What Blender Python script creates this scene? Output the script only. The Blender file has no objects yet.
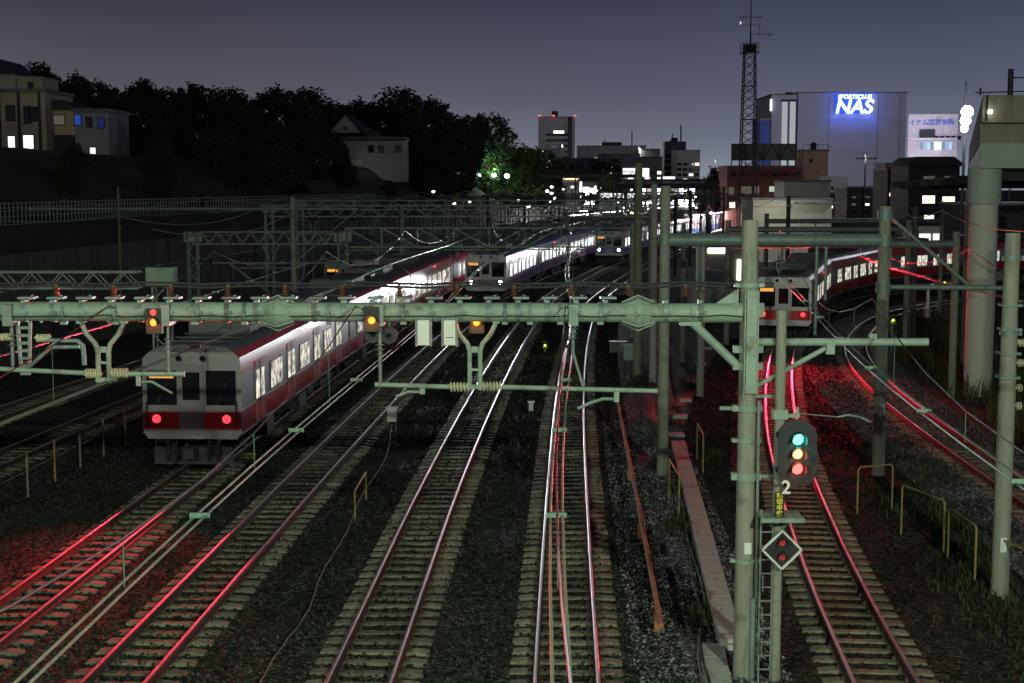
import bpy, math, random
from mathutils import Vector, Matrix, Quaternion
R = math.radians
rnd = random.Random(7)
scene = bpy.context.scene
col = scene.collection

# ------------------------------------------------------------------ camera
H = 8.25
F = 1450.0
PITCH = math.atan(156.5 / F)
cd = bpy.data.cameras.new('camera')
cam = bpy.data.objects.new('camera', cd); col.objects.link(cam)
cam.location = (0, 0, H)
cam.rotation_euler = (math.pi / 2 - PITCH, 0, 0)
cd.lens = F / 1024 * 36; cd.sensor_width = 36
cd.clip_start = 0.2; cd.clip_end = 6000
scene.camera = cam

# ------------------------------------------------------------------ world: night sky over a lit city
w = bpy.data.worlds.new('World'); scene.world = w; w.use_nodes = True
nt = w.node_tree; nt.nodes.clear()
out = nt.nodes.new('ShaderNodeOutputWorld')
bg = nt.nodes.new('ShaderNodeBackground'); bg.inputs[1].default_value = 1.0
tc = nt.nodes.new('ShaderNodeTexCoord'); sx = nt.nodes.new('ShaderNodeSeparateXYZ')
nt.links.new(tc.outputs['Generated'], sx.inputs[0])
cr = nt.nodes.new('ShaderNodeValToRGB')
e = cr.color_ramp.elements
SKY = [(0.0, (.030, .033, .042)), (0.49, (.12, .13, .15)), (0.502, (.25, .275, .30)), (0.513, (.165, .18, .22)), (0.53, (.105, .113, .152)), (0.56, (.050, .056, .088)),
       (0.60, (.026, .028, .044)), (0.66, (.015, .016, .028)), (1.0, (.009, .010, .018))]
e[0].position, e[0].color = SKY[0][0], (*SKY[0][1], 1)
e[1].position, e[1].color = SKY[-1][0], (*SKY[-1][1], 1)
for p, c in SKY[1:-1]:
    q = e.new(p); q.color = (*c, 1)
mr = nt.nodes.new('ShaderNodeMath'); mr.operation = 'MULTIPLY_ADD'
mr.inputs[1].default_value = .5; mr.inputs[2].default_value = .5
nt.links.new(sx.outputs[2], mr.inputs[0]); nt.links.new(mr.outputs[0], cr.inputs[0])
# sky glow is bluer on the right (city), greyer on the left; thin uneven cloud
ns = nt.nodes.new('ShaderNodeTexNoise'); ns.inputs['Scale'].default_value = 2.2; ns.inputs['Detail'].default_value = 3
nt.links.new(tc.outputs['Generated'], ns.inputs['Vector'])
side = nt.nodes.new('ShaderNodeValToRGB')
side.color_ramp.elements[0].position = .25; side.color_ramp.elements[0].color = (1.0, .90, .82, 1)
side.color_ramp.elements[1].position = .62; side.color_ramp.elements[1].color = (1.0, 1.04, 1.14, 1)
ma = nt.nodes.new('ShaderNodeMath'); ma.operation = 'MULTIPLY_ADD'; ma.inputs[1].default_value = .8; ma.inputs[2].default_value = .45
nt.links.new(sx.outputs[0], ma.inputs[0]); nt.links.new(ma.outputs[0], side.inputs[0])
mx = nt.nodes.new('ShaderNodeMix'); mx.data_type = 'RGBA'; mx.blend_type = 'MULTIPLY'; mx.inputs[0].default_value = 1
nt.links.new(cr.outputs[0], mx.inputs[6]); nt.links.new(side.outputs[0], mx.inputs[7])
nr = nt.nodes.new('ShaderNodeMapRange'); nr.inputs[1].default_value = .3; nr.inputs[2].default_value = .7
nr.inputs[3].default_value = .84; nr.inputs[4].default_value = 1.16
nt.links.new(ns.outputs[0], nr.inputs[0])
sc = nt.nodes.new('ShaderNodeVectorMath'); sc.operation = 'SCALE'
nt.links.new(mx.outputs[2], sc.inputs[0]); nt.links.new(nr.outputs[0], sc.inputs['Scale'])
nt.links.new(sc.outputs[0], bg.inputs[0]); nt.links.new(bg.outputs[0], out.inputs[0])

# weak sun lamp added as overall fill for night and city glow
ld = bpy.data.lights.new('night_fill', 'SUN'); ld.energy = .035; ld.angle = R(1.0); ld.color = (.8, .88, 1)
lo = bpy.data.objects.new('night_fill', ld); col.objects.link(lo); lo.rotation_euler = (R(48), 0, R(-28))
lo['kind'] = 'structure'
scene.view_settings.view_transform = 'Standard'; scene.view_settings.look = 'None'
scene.view_settings.exposure = 0; scene.view_settings.gamma = 1

def lamp(name, kind, loc, energy, color, parent=None, size=.1, target=None, cone=60, blend=.5, spread=None):
    d = bpy.data.lights.new(name, kind); d.energy = energy; d.color = color
    if kind in ('POINT', 'SPOT'): d.shadow_soft_size = size
    if kind == 'SPOT': d.spot_size = R(cone); d.spot_blend = blend
    if kind == 'AREA': d.size = size
    o = bpy.data.objects.new(name, d); col.objects.link(o); o.location = loc
    if target is not None:
        o.rotation_euler = (Vector(target) - Vector(loc)).to_track_quat('-Z', 'Y').to_euler()
    if parent:
        o.parent = parent
    return o

# ------------------------------------------------------------------ helpers
def G(px, py, z=0.0):
    """ground point seen at image position px,py (used only to survey the layout)"""
    k = (341.5 - py) / F
    d = (H - z) / (math.sin(PITCH) - k * math.cos(PITCH))
    return Vector(((px - 512) / F * d, d * math.cos(PITCH) + d * k * math.sin(PITCH), z))
def P(px, py, Y):
    k = (341.5 - py) / F
    d = Y / (math.cos(PITCH) + k * math.sin(PITCH))
    kx = (341.5 - (py or (330 if Y < 100 else 150))) / F      # py 0: only x is wanted, taken at mid height
    dx = Y / (math.cos(PITCH) + kx * math.sin(PITCH))
    return Vector(((px - 512) / F * dx, Y, H - d * math.sin(PITCH) + d * k * math.cos(PITCH)))

class MB:
    def __init__(s): s.v = []; s.f = []; s.m = []
    def add(s, vs, fs, m=0):
        n = len(s.v); s.v += [tuple(v) for v in vs]
        s.f += [tuple(i + n for i in f) for f in fs]; s.m += [m] * len(fs)
        return s
    def box(s, c, d, rz=0, m=0, M=None):
        a, b, h = d[0] / 2, d[1] / 2, d[2] / 2
        vs = [Vector((x * a, y * b, z * h)) for z in (-1, 1) for x, y in ((-1, -1), (1, -1), (1, 1), (-1, 1))]
        Q = M if M is not None else Matrix.Rotation(rz, 3, 'Z')
        c = Vector(c)
        vs = [c + Q @ v for v in vs]
        return s.add(vs, [(3, 2, 1, 0), (4, 5, 6, 7), (0, 1, 5, 4), (1, 2, 6, 5), (2, 3, 7, 6), (3, 0, 4, 7)], m)
    def bar(s, p0, p1, w, h=None, m=0):
        p0 = Vector(p0); p1 = Vector(p1); h = h or w
        q = (p1 - p0).to_track_quat('Y', 'Z').to_matrix()
        return s.box((p0 + p1) / 2, (w, (p1 - p0).length, h), M=q, m=m)
    def tube(s, pts, r, n=10, m=0, caps=True):
        pts = [Vector(p) for p in pts]
        rr = r if isinstance(r, (list, tuple)) else [r] * len(pts)
        base = len(s.v); ring = []
        up = None
        for i, p in enumerate(pts):
            if i == 0: t = pts[1] - p
            elif i == len(pts) - 1: t = p - pts[i - 1]
            else: t = (pts[i + 1] - p).normalized() + (p - pts[i - 1]).normalized()
            t = t.normalized() if t.length > 1e-9 else Vector((0, 0, 1))
            if up is None:
                up = Vector((0, 0, 1)) if abs(t.z) < .9 else Vector((1, 0, 0))
            a = t.cross(up)
            if a.length < 1e-6: a = t.cross(Vector((0, 1, 0)))
            a.normalize(); b = a.cross(t).normalized(); up = b
            for k in range(n):
                an = 2 * math.pi * k / n
                s.v.append(tuple(p + (a * math.cos(an) + b * math.sin(an)) * rr[i]))
        for i in range(len(pts) - 1):
            for k in range(n):
                k2 = (k + 1) % n
                s.f.append((base + i * n + k, base + i * n + k2, base + (i + 1) * n + k2, base + (i + 1) * n + k)); s.m.append(m)
        if caps:
            s.f.append(tuple(base + k for k in range(n - 1, -1, -1))); s.m.append(m)
            s.f.append(tuple(base + (len(pts) - 1) * n + k for k in range(n))); s.m.append(m)
        return s
    def lathe(s, c, prof, axis=(0, 0, 1), n=16, m=0):
        """prof: (distance along axis, radius)"""
        ax = Vector(axis).normalized(); c = Vector(c)
        return s.tube([c + ax * t for t, _ in prof], [r for _, r in prof], n, m)
    def prism(s, poly, y0, y1, m=0):
        """poly of (x,z) extruded along y"""
        n = len(poly)
        vs = [(x, y0, z) for x, z in poly] + [(x, y1, z) for x, z in poly]
        fs = [tuple(range(n)), tuple(range(2 * n - 1, n - 1, -1))] + [(i, i + n, (i + 1) % n + n, (i + 1) % n) for i in range(n)]
        return s.add(vs, fs, m)
    def mesh(s, name, mats, smooth=False):
        me = bpy.data.meshes.new(name); me.from_pydata(s.v, [], s.f)
        for mt in (mats if isinstance(mats, (list, tuple)) else [mats]): me.materials.append(mt)
        if any(s.m): me.polygons.foreach_set('material_index', s.m)
        me.update()
        if smooth:
            me.polygons.foreach_set('use_smooth', [True] * len(me.polygons))
            try: me.set_sharp_from_angle(angle=R(38))
            except Exception: pass
        return me
    def build(s, name, mats, parent=None, smooth=True, loc=None):
        return link(name, s.mesh(name, mats, smooth), parent, loc)

def link(name, me, parent=None, loc=None, rz=0):
    o = bpy.data.objects.new(name, me); col.objects.link(o)
    if parent: o.parent = parent
    if loc is not None: o.location = loc
    if rz: o.rotation_euler = (0, 0, rz)
    return o
def tag(o, label=None, cat=None, group=None, kind=None):
    if label: o['label'] = label
    if cat: o['category'] = cat
    if group: o['group'] = group
    if kind: o['kind'] = kind
    return o
def thing(name, label, cat, loc=(0, 0, 0), rz=0, group=None):
    o = bpy.data.objects.new(name, None); col.objects.link(o); o.empty_display_size = .3
    o.location = loc; o.rotation_euler = (0, 0, rz)
    return tag(o, label, cat, group)
def kids(o): return [c for c in bpy.data.objects if c.parent == o]
def copy_tree(o, parent=None, label=None, loc=None, rz=None, scale=None):
    c = o.copy(); col.objects.link(c); c.parent = parent
    if label: c['label'] = label
    if loc is not None: c.location = loc
    if rz is not None: c.rotation_euler = (0, 0, rz)
    if scale is not None: c.scale = scale
    for k in list(o.children): copy_tree(k, c)
    return c

# ------------------------------------------------------------------ materials
MATS = {}
def mat(name, base, rough=.7, metal=0, var=.25, scale=4, bump=0, bscale=5, streak=None, coords='Object', emit=None, es=0, spec=None, dirt=None, dscale=1.2):
    m = bpy.data.materials.new(name); m.use_nodes = True
    n = m.node_tree; b = n.nodes['Principled BSDF']; L = n.links
    b.inputs['Roughness'].default_value = rough; b.inputs['Metallic'].default_value = metal
    if spec is not None: b.inputs['Specular IOR Level'].default_value = spec
    t = n.nodes.new('ShaderNodeTexCoord'); mp = n.nodes.new('ShaderNodeMapping')
    L.new(t.outputs[coords], mp.inputs[0])
    if streak: mp.inputs['Scale'].default_value = streak
    if var > 0:
        nz = n.nodes.new('ShaderNodeTexNoise'); nz.inputs['Scale'].default_value = scale; nz.inputs['Detail'].default_value = 6
        nz.inputs['Roughness'].default_value = .65
        L.new(mp.outputs[0], nz.inputs['Vector'])
        r = n.nodes.new('ShaderNodeValToRGB')
        r.color_ramp.elements[0].position = .3; r.color_ramp.elements[1].position = .72
        r.color_ramp.elements[0].color = (*[c * (1 - var) for c in base], 1)
        r.color_ramp.elements[1].color = (*[min(1, c * (1 + var)) for c in base], 1)
        L.new(nz.outputs[0], r.inputs[0]); src = r.outputs[0]
        if dirt:
            n2 = n.nodes.new('ShaderNodeTexNoise'); n2.inputs['Scale'].default_value = dscale; n2.inputs['Detail'].default_value = 8
            n2.inputs['Roughness'].default_value = .75
            L.new(mp.outputs[0], n2.inputs['Vector'])
            r2 = n.nodes.new('ShaderNodeValToRGB'); r2.color_ramp.elements[0].position = .52; r2.color_ramp.elements[1].position = .66
            L.new(n2.outputs[0], r2.inputs[0])
            mm = n.nodes.new('ShaderNodeMix'); mm.data_type = 'RGBA'
            L.new(r2.outputs[0], mm.inputs[0]); L.new(src, mm.inputs[6]); mm.inputs[7].default_value = (*dirt, 1)
            src = mm.outputs[2]
        L.new(src, b.inputs['Base Color'])
    else: b.inputs['Base Color'].default_value = (*base, 1)
    if bump:
        nb = n.nodes.new('ShaderNodeTexNoise'); nb.inputs['Scale'].default_value = bscale; nb.inputs['Detail'].default_value = 4
        L.new(mp.outputs[0], nb.inputs['Vector'])
        bp = n.nodes.new('ShaderNodeBump'); bp.inputs['Strength'].default_value = bump; bp.inputs['Distance'].default_value = .02
        L.new(nb.outputs[0], bp.inputs['Height']); L.new(bp.outputs[0], b.inputs['Normal'])
    if emit: 
        b.inputs['Emission Color'].default_value = (*emit, 1); b.inputs['Emission Strength'].default_value = es
    MATS[name] = m
    return m
def glow(name, c, s):
    return mat(name, (.05, .05, .05), .4, var=0, emit=c, es=s)

M = {}
M['paint'] = mat('green_grey_paint', (.26, .345, .275), .55, var=.16, scale=3, bump=.25, bscale=25, dirt=(.15, .13, .085), dscale=2.2)
M['paint2'] = mat('grey_galvanised', (.20, .265, .235), .5, metal=.2, var=.2, scale=5, dirt=(.12, .12, .1))
M['pole'] = mat('weathered_concrete_pole', (.27, .28, .225), .85, var=.18, scale=3, bump=.5, bscale=14, streak=(3, 3, .5), dirt=(.13, .15, .09), dscale=1.0)
M['polelight'] = mat('pale_concrete', (.33, .34, .31), .8, var=.15, scale=3, bump=.3, bscale=14, streak=(3, 3, .4))
M['polepast'] = mat('mossy_concrete', (.19, .22, .13), .85, var=.25, scale=4, bump=.4, bscale=14, streak=(3, 3, .6), dirt=(.10, .12, .06))
M['slab'] = mat('duct_concrete', (.42, .44, .40), .8, var=.15, scale=6, bump=.3, bscale=5, dirt=(.25, .26, .2), dscale=2.5)
M['sleeper'] = mat('sleeper_concrete', (.20, .19, .12), .85, var=.3, scale=8, bump=.5, bscale=60, dirt=(.075, .055, .035), dscale=3.0)
_n = M['sleeper'].node_tree; _b = _n.nodes['Principled BSDF']; _l = _b.inputs['Base Color'].links[0].from_socket
_o = _n.nodes.new('ShaderNodeObjectInfo'); _h = _n.nodes.new('ShaderNodeHueSaturation'); _m = _n.nodes.new('ShaderNodeMapRange')
_m.inputs[3].default_value = .62; _m.inputs[4].default_value = 1.25
_n.links.new(_o.outputs['Random'], _m.inputs[0]); _n.links.new(_m.outputs[0], _h.inputs['Value']); _n.links.new(_l, _h.inputs['Color']); _n.links.new(_h.outputs[0], _b.inputs['Base Color'])
M['clip'] = mat('rusty_clip', (.09, .05, .035), .8, var=.3, scale=5)
M['railside'] = mat('rusty_rail_side', (.085, .048, .032), .6, var=.35, scale=10, bump=.2, dirt=(.05, .035, .03))
M['railhead'] = mat('polished_rail_head', (.60, .58, .57), .42, metal=1, var=.08, scale=4)
M['rust'] = mat('orange_rust_pipe', (.36, .15, .055), .8, var=.35, scale=7, bump=.3, dirt=(.16, .08, .04), dscale=3)
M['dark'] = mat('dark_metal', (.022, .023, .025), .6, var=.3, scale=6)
M['black'] = mat('matt_black', (.022, .022, .024), .55, var=.2)
M['yellow'] = mat('yellow_handrail', (.26, .21, .06), .6, var=.2, scale=12, dirt=(.2, .14, .05), dscale=5)
M['white'] = mat('white_enamel', (.72, .74, .66), .5, var=.06, scale=6)
M['insul'] = mat('ceramic_insulator', (.52, .53, .34), .35, var=.12, scale=4)
M['brown'] = mat('brown_insulator', (.14, .06, .03), .35, var=.2, scale=4)
M['wire'] = mat('green_copper_wire', (.16, .26, .19), .45, metal=.4, var=.15, scale=12)
M['wiredark'] = mat('dark_cable', (.03, .035, .035), .5, var=.2)
M['hose'] = mat('grey_cable_sheath', (.20, .19, .13), .7, var=.3, scale=9)
M['glass'] = mat('dark_glass', (.01, .014, .02), .08, var=0)
M['steel'] = mat('stainless_body', (.42, .43, .44), .38, metal=.75, var=.08, scale=1.5, streak=(.3, 1, 9), dirt=(.3, .3, .29), dscale=1.5)
M['roofgrey'] = mat('grey_train_roof', (.16, .165, .17), .75, var=.25, scale=2, dirt=(.08, .08, .075))
M['under'] = mat('underframe_grey', (.045, .045, .047), .75, var=.3, scale=5)
M['doorsteel'] = mat('brushed_door', (.36, .37, .38), .35, metal=.7, var=.06, scale=3)
M['ground'] = None

def ballast(name, c1, c2, moss, mossamt=.5, rust=.0):
    m = bpy.data.materials.new(name); m.use_nodes = True; n = m.node_tree; b = n.nodes['Principled BSDF']; L = n.links
    t = n.nodes.new('ShaderNodeTexCoord')
    vo = n.nodes.new('ShaderNodeTexVoronoi'); vo.inputs['Scale'].default_value = 15; vo.inputs['Randomness'].default_value = 1
    L.new(t.outputs['Object'], vo.inputs['Vector'])
    sp = n.nodes.new('ShaderNodeSeparateColor'); L.new(vo.outputs['Color'], sp.inputs[0])
    r = n.nodes.new('ShaderNodeValToRGB'); r.color_ramp.elements[0].color = (*c1, 1); r.color_ramp.elements[1].color = (*c2, 1)
    r.color_ramp.elements[0].position = .15
    q = r.color_ramp.elements.new(.8); q.color = (*[c * .62 + d * .38 for c, d in zip(c1, c2)], 1)
    L.new(sp.outputs[0], r.inputs[0])
    nz = n.nodes.new('ShaderNodeTexNoise'); nz.inputs['Scale'].default_value = .35; nz.inputs['Detail'].default_value = 8; nz.inputs['Roughness'].default_value = .7
    L.new(t.outputs['Object'], nz.inputs['Vector'])
    r2 = n.nodes.new('ShaderNodeValToRGB'); r2.color_ramp.elements[0].position = .46; r2.color_ramp.elements[1].position = .68
    r2.color_ramp.elements[1].color = (mossamt,) * 3 + (1,)
    L.new(nz.outputs[0], r2.inputs[0])
    mm = n.nodes.new('ShaderNodeMix'); mm.data_type = 'RGBA'; L.new(r2.outputs[0], mm.inputs[0]); L.new(r.outputs[0], mm.inputs[6]); mm.inputs[7].default_value = (*moss, 1)
    L.new(mm.outputs[2], b.inputs['Base Color']); b.inputs['Roughness'].default_value = 1; b.inputs['Specular IOR Level'].default_value = .12
    v2 = n.nodes.new('ShaderNodeTexVoronoi'); v2.inputs['Scale'].default_value = 15
    L.new(t.outputs['Object'], v2.inputs['Vector'])
    n3 = n.nodes.new('ShaderNodeTexNoise'); n3.inputs['Scale'].default_value = 40; L.new(t.outputs['Object'], n3.inputs['Vector'])
    ad = n.nodes.new('ShaderNodeMath'); ad.operation = 'MULTIPLY_ADD'; ad.inputs[1].default_value = .35
    L.new(n3.outputs[0], ad.inputs[0]); L.new(v2.outputs['Distance'], ad.inputs[2])
    inv = n.nodes.new('ShaderNodeMath'); inv.operation = 'MULTIPLY'; inv.inputs[1].default_value = -1; L.new(ad.outputs[0], inv.inputs[0])
    bp = n.nodes.new('ShaderNodeBump'); bp.inputs['Strength'].default_value = 1; bp.inputs['Distance'].default_value = .07
    L.new(inv.outputs[0], bp.inputs['Height']); L.new(bp.outputs[0], b.inputs['Normal'])
    return m
M['ballast'] = ballast('dark_ballast', (.014, .017, .013), (.17, .19, .155), (.025, .038, .016), .65)
M['ballast_pale'] = ballast('pale_ballast', (.05, .05, .05), (.60, .61, .62), (.09, .10, .07), .45)
M['ballast_brown'] = ballast('brown_ballast', (.02, .016, .012), (.14, .11, .085), (.03, .026, .018), .6)
M['earth'] = mat('dark_earth', (.035, .036, .022), .95, var=.5, scale=1.2, bump=1, bscale=9, dirt=(.05, .06, .025), dscale=.5)
M['asphalt'] = mat('asphalt', (.05, .05, .05), .85, var=.2, scale=3)
M['hill'] = mat('hill_scrub', (.022, .024, .014), .95, var=.6, scale=.8, bump=1, bscale=4, dirt=(.05, .045, .03), dscale=.35)

# ------------------------------------------------------------------ track alignments (x, y) in metres
def smooth(pts, step=1.5):
    pts = [Vector((a, b, 0)) for a, b in pts]
    pts = [pts[0] * 2 - pts[1]] + pts + [pts[-1] * 2 - pts[-2]]
    o = []
    for i in range(1, len(pts) - 2):
        p0, p1, p2, p3 = pts[i - 1:i + 3]
        t0 = 0; t1 = (p1 - p0).length ** .5; t2 = t1 + (p2 - p1).length ** .5; t3 = t2 + (p3 - p2).length ** .5
        n = max(2, int((p2 - p1).length / step))
        for k in range(n):
            t = t1 + (t2 - t1) * k / n
            a1 = p0 * ((t1 - t) / (t1 - t0)) + p1 * ((t - t0) / (t1 - t0))
            a2 = p1 * ((t2 - t) / (t2 - t1)) + p2 * ((t - t1) / (t2 - t1))
            a3 = p2 * ((t3 - t) / (t3 - t2)) + p3 * ((t - t2) / (t3 - t2))
            b1 = a1 * ((t2 - t) / (t2 - t0)) + a2 * ((t - t0) / (t2 - t0))
            b2 = a2 * ((t3 - t) / (t3 - t1)) + a3 * ((t - t1) / (t3 - t1))
            o.append(b1 * ((t2 - t) / (t2 - t1)) + b2 * ((t - t1) / (t2 - t1)))
    o.append(pts[-2])
    # relax
    for _ in range(12):
        q = o[:]
        for i in range(1, len(o) - 1): q[i] = (o[i - 1] + o[i] * 2 + o[i + 1]) / 4
        o = q
    return o
Cpts = [(.25, 4), (.93, 24), (1.41, 36.7), (2.3, 57), (3.5, 77), (5.5, 100), (7.9, 116), (12.2, 141), (20.5, 180), (30, 218), (53, 295), (90, 400)]
Bpts = [(-3.3, 4), (-2.55, 24), (-2.1, 37), (-1.1, 57), (.15, 77), (2.0, 100), (4.1, 116), (8.2, 141), (16.3, 180), (25.7, 218), (48.5, 295), (85, 400)]
Apts = [(-7.6, 4), (-6.65, 24), (-6.05, 37), (-5.0, 57), (-3.7, 77), (-1.8, 100), (.25, 116), (4.3, 141), (12.3, 180), (21.6, 218), (44.3, 295), (81, 400)]
Kpts = [(-11.0, 4), (-9.95, 24), (-9.4, 37), (-8.5, 57), (-7.3, 77), (-5.5, 100), (-3.5, 116), (.6, 141), (8.5, 180), (17.6, 218), (40.3, 295), (77, 400)]
Jpts = [(-18.6, 4), (-17.2, 24), (-16.2, 37), (-14.4, 57), (-12.2, 77), (-9.7, 100), (-7.5, 116), (-3.3, 141), (4.6, 180), (13.7, 218), (36.3, 295), (73, 400)]
Ipts = [(-22.7, 4), (-21.2, 24), (-20.2, 37), (-18.4, 57), (-16.2, 77), (-13.7, 100), (-11.5, 116), (-7.3, 141), (.6, 180), (9.7, 218), (32.3, 295), (69, 400)]
Dpts = [(5.0, 4), (6.3, 24.3), (6.75, 29.6), (7.35, 35), (8.85, 46.5), (10.6, 57), (12.9, 69), (16.6, 85), (21.3, 99), (28, 112), (36, 121), (48, 129), (62, 134), (90, 139), (140, 143)]
Fpts = [(13.3, 4), (13.5, 25), (14.05, 40), (14.5, 50), (15.3, 60), (16.9, 71), (19.2, 80), (22.8, 90), (27.5, 98.5), (34, 106), (43, 113), (56, 118), (90, 125), (140, 129)]
TR = {k: smooth(v) for k, v in dict(A=Apts, B=Bpts, C=Cpts, K=Kpts, J=Jpts, I=Ipts, D=Dpts, F=Fpts).items()}
def arc(path):
    s = [0]
    for a, b in zip(path, path[1:]): s.append(s[-1] + (b - a).length)
    return s
def sample(path, s, S=None):
    S = S or arc(path)
    s = max(0, min(S[-1] - 1e-6, s))
    import bisect
    i = min(len(path) - 2, max(0, bisect.bisect_right(S, s) - 1))
    u = (s - S[i]) / max(1e-9, S[i + 1] - S[i])
    p = path[i].lerp(path[i + 1], u)
    t = (path[min(len(path) - 1, i + 2)] - path[max(0, i - 1)]).normalized()
    return p, t
def xat(path, Y):
    for a, b in zip(path, path[1:]):
        if a.y <= Y <= b.y: return a.x + (b.x - a.x) * (Y - a.y) / (b.y - a.y + 1e-9)
    return path[-1].x
def s_at_y(path, Y):
    S = arc(path)
    for i, p in enumerate(path):
        if p.y >= Y: return S[i]
    return S[-1]
def offs(path, d):
    o = []
    for i, p in enumerate(path):
        t = (path[min(len(path) - 1, i + 1)] - path[max(0, i - 1)]).normalized()
        o.append(p + Vector((t.y, -t.x, 0)) * d)
    return o

# ------------------------------------------------------------------ ground
g = MB(); g.box((0, 900, -.75), (5000, 3000, .9)); o = g.build('ground', M['earth'], smooth=False); tag(o, kind='structure')
def strip(name, path, l, r, z, m, y0=3, y1=400, zr=None, kind='structure'):
    b = MB(); pl = offs(path, l); pr = offs(path, r)
    ii = [i for i in range(len(path)) if y0 <= path[i].y <= y1]
    vs = []
    for i in ii: vs += [(pl[i].x, pl[i].y, z), (pr[i].x, pr[i].y, zr if zr is not None else z)]
    b.add(vs, [(2 * k, 2 * k + 1, 2 * k + 3, 2 * k + 2) for k in range(len(ii) - 1)])
    o = b.build(name, m, smooth=False); tag(o, kind=kind); return o
# ballast sheet, with gentle unevenness so light catches it
def sheet(name, xl, xr, y0, y1, ny, nx, z, m, amp=.03):
    b = MB(); vs = []
    for j in range(ny + 1):
        y = y0 + (y1 - y0) * (j / ny) ** 1.6
        a, c = xl(y), xr(y)
        for i in range(nx + 1):
            x = a + (c - a) * i / nx
            vs.append((x, y, z + amp * (math.sin(x * 1.7 + y * .6) + math.sin(x * .9 - y * 1.1 + 2) + rnd.uniform(-.5, .5)) * .5))
    fs = [(j * (nx + 1) + i, j * (nx + 1) + i + 1, (j + 1) * (nx + 1) + i + 1, (j + 1) * (nx + 1) + i) for j in range(ny) for i in range(nx)]
    b.add(vs, fs); o = b.build(name, m); tag(o, kind='structure'); return o
sheet('ballast_bed', lambda y: xat(TR['I'], y) - 6, lambda y: xat(TR['C'], y) + 2.15, 3, 380, 150, 60, -.235, M['ballast'])
sheet('gravel_path', lambda y: xat(TR['C'], y) + 2.1, lambda y: xat(TR['C'], y) + 3.6 + max(0, y - 40) * .03, 3, 150, 90, 12, -.225, M['ballast_pale'], .05)
strip('ballast_shoulder', TR['D'], -1.75, 3.3, -.232, M['ballast_brown'], 3, 150)
strip('branch_ballast', TR['F'], -2.6, 1.9, -.226, M['ballast_pale'], 3, 135)

# ------------------------------------------------------------------ tracks
HEAD = [(-.034, -.045), (-.0355, -.022), (-.031, -.008), (-.02, -.0015), (0, 0), (.02, -.0015), (.031, -.008), (.0355, -.022), (.034, -.045)]
PROF = HEAD + [(.009, -.06), (.009, -.135), (.062, -.150), (.062, -.160), (-.062, -.160), (-.062, -.150), (-.009, -.135), (-.009, -.06)]
def rail_mesh(path, off):
    b = MB(); n = len(PROF); vs = []
    pp = offs(path, off)
    for i, p in enumerate(pp):
        t = (pp[min(len(pp) - 1, i + 1)] - pp[max(0, i - 1)]).normalized(); r = Vector((t.y, -t.x, 0))
        for x, z in PROF: vs.append(p + r * x + Vector((0, 0, z)))
    b.v = [tuple(v) for v in vs]
    for i in range(len(pp) - 1):
        for k in range(n):
            k2 = (k + 1) % n
            b.f.append((i * n + k, (i + 1) * n + k, (i + 1) * n + k2, i * n + k2))
            b.m.append(1 if 1 <= k <= 6 else 0)
    return b
sb = MB()
poly = [(-.13, -.34), (.13, -.34), (.115, -.178), (-.115, -.178)]
# tapered prestressed sleeper: deeper under rails, waisted in the middle
xs = [-1.0, -.97, -.72, -.35, .35, .72, .97, 1.0]; zt = [-.215, -.19, -.166, -.198, -.198, -.166, -.19, -.215]; wy = [.125, .135, .135, .11, .11, .135, .135, .125]
vs = []
for x, z, q in zip(xs, zt, wy): vs += [(x, -q, -.36), (x, q, -.36), (x, q - .02, z), (x, -q + .02, z)]
fs = [(0, 1, 2, 3), tuple(len(vs) - 4 + k for k in (3, 2, 1, 0))]
for i in range(len(xs) - 1):
    for k in range(4): fs.append((i * 4 + k, i * 4 + 4 + k, i * 4 + 4 + (k + 1) % 4, i * 4 + (k + 1) % 4))
sb.add(vs, fs)
for sx_ in (-.5335, .5335):
    for d in (-.105, .105):
        sb.box((sx_ + d, 0, -.148), (.07, .11, .035), m=1)
        sb.tube([(sx_ + d, 0, -.13), (sx_ + d, 0, -.10)], .016, 6, m=1)
SLEEPER = sb.mesh('sleeper', [M['sleeper'], M['clip']])
DESC = {
 'K': 'red glinting railway track running past the left fence, one train standing on it',
 'A': 'railway track second from the left in the foreground, white lit train coming along it',
 'B': 'railway track between the pale glinting track and the straight centre track',
 'C': 'straight clear railway track in the middle beside the rusty pipe',
 'D': 'curving railway track right of the colour light signal, lit red by a departing train',
 'F': 'rusty curving branch track at the right beyond the yellow handrails',
 'J': 'dark railway track just beyond the low post fence on the left',
 'I': 'farthest left dark railway track at the foot of the wall'}
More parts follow.
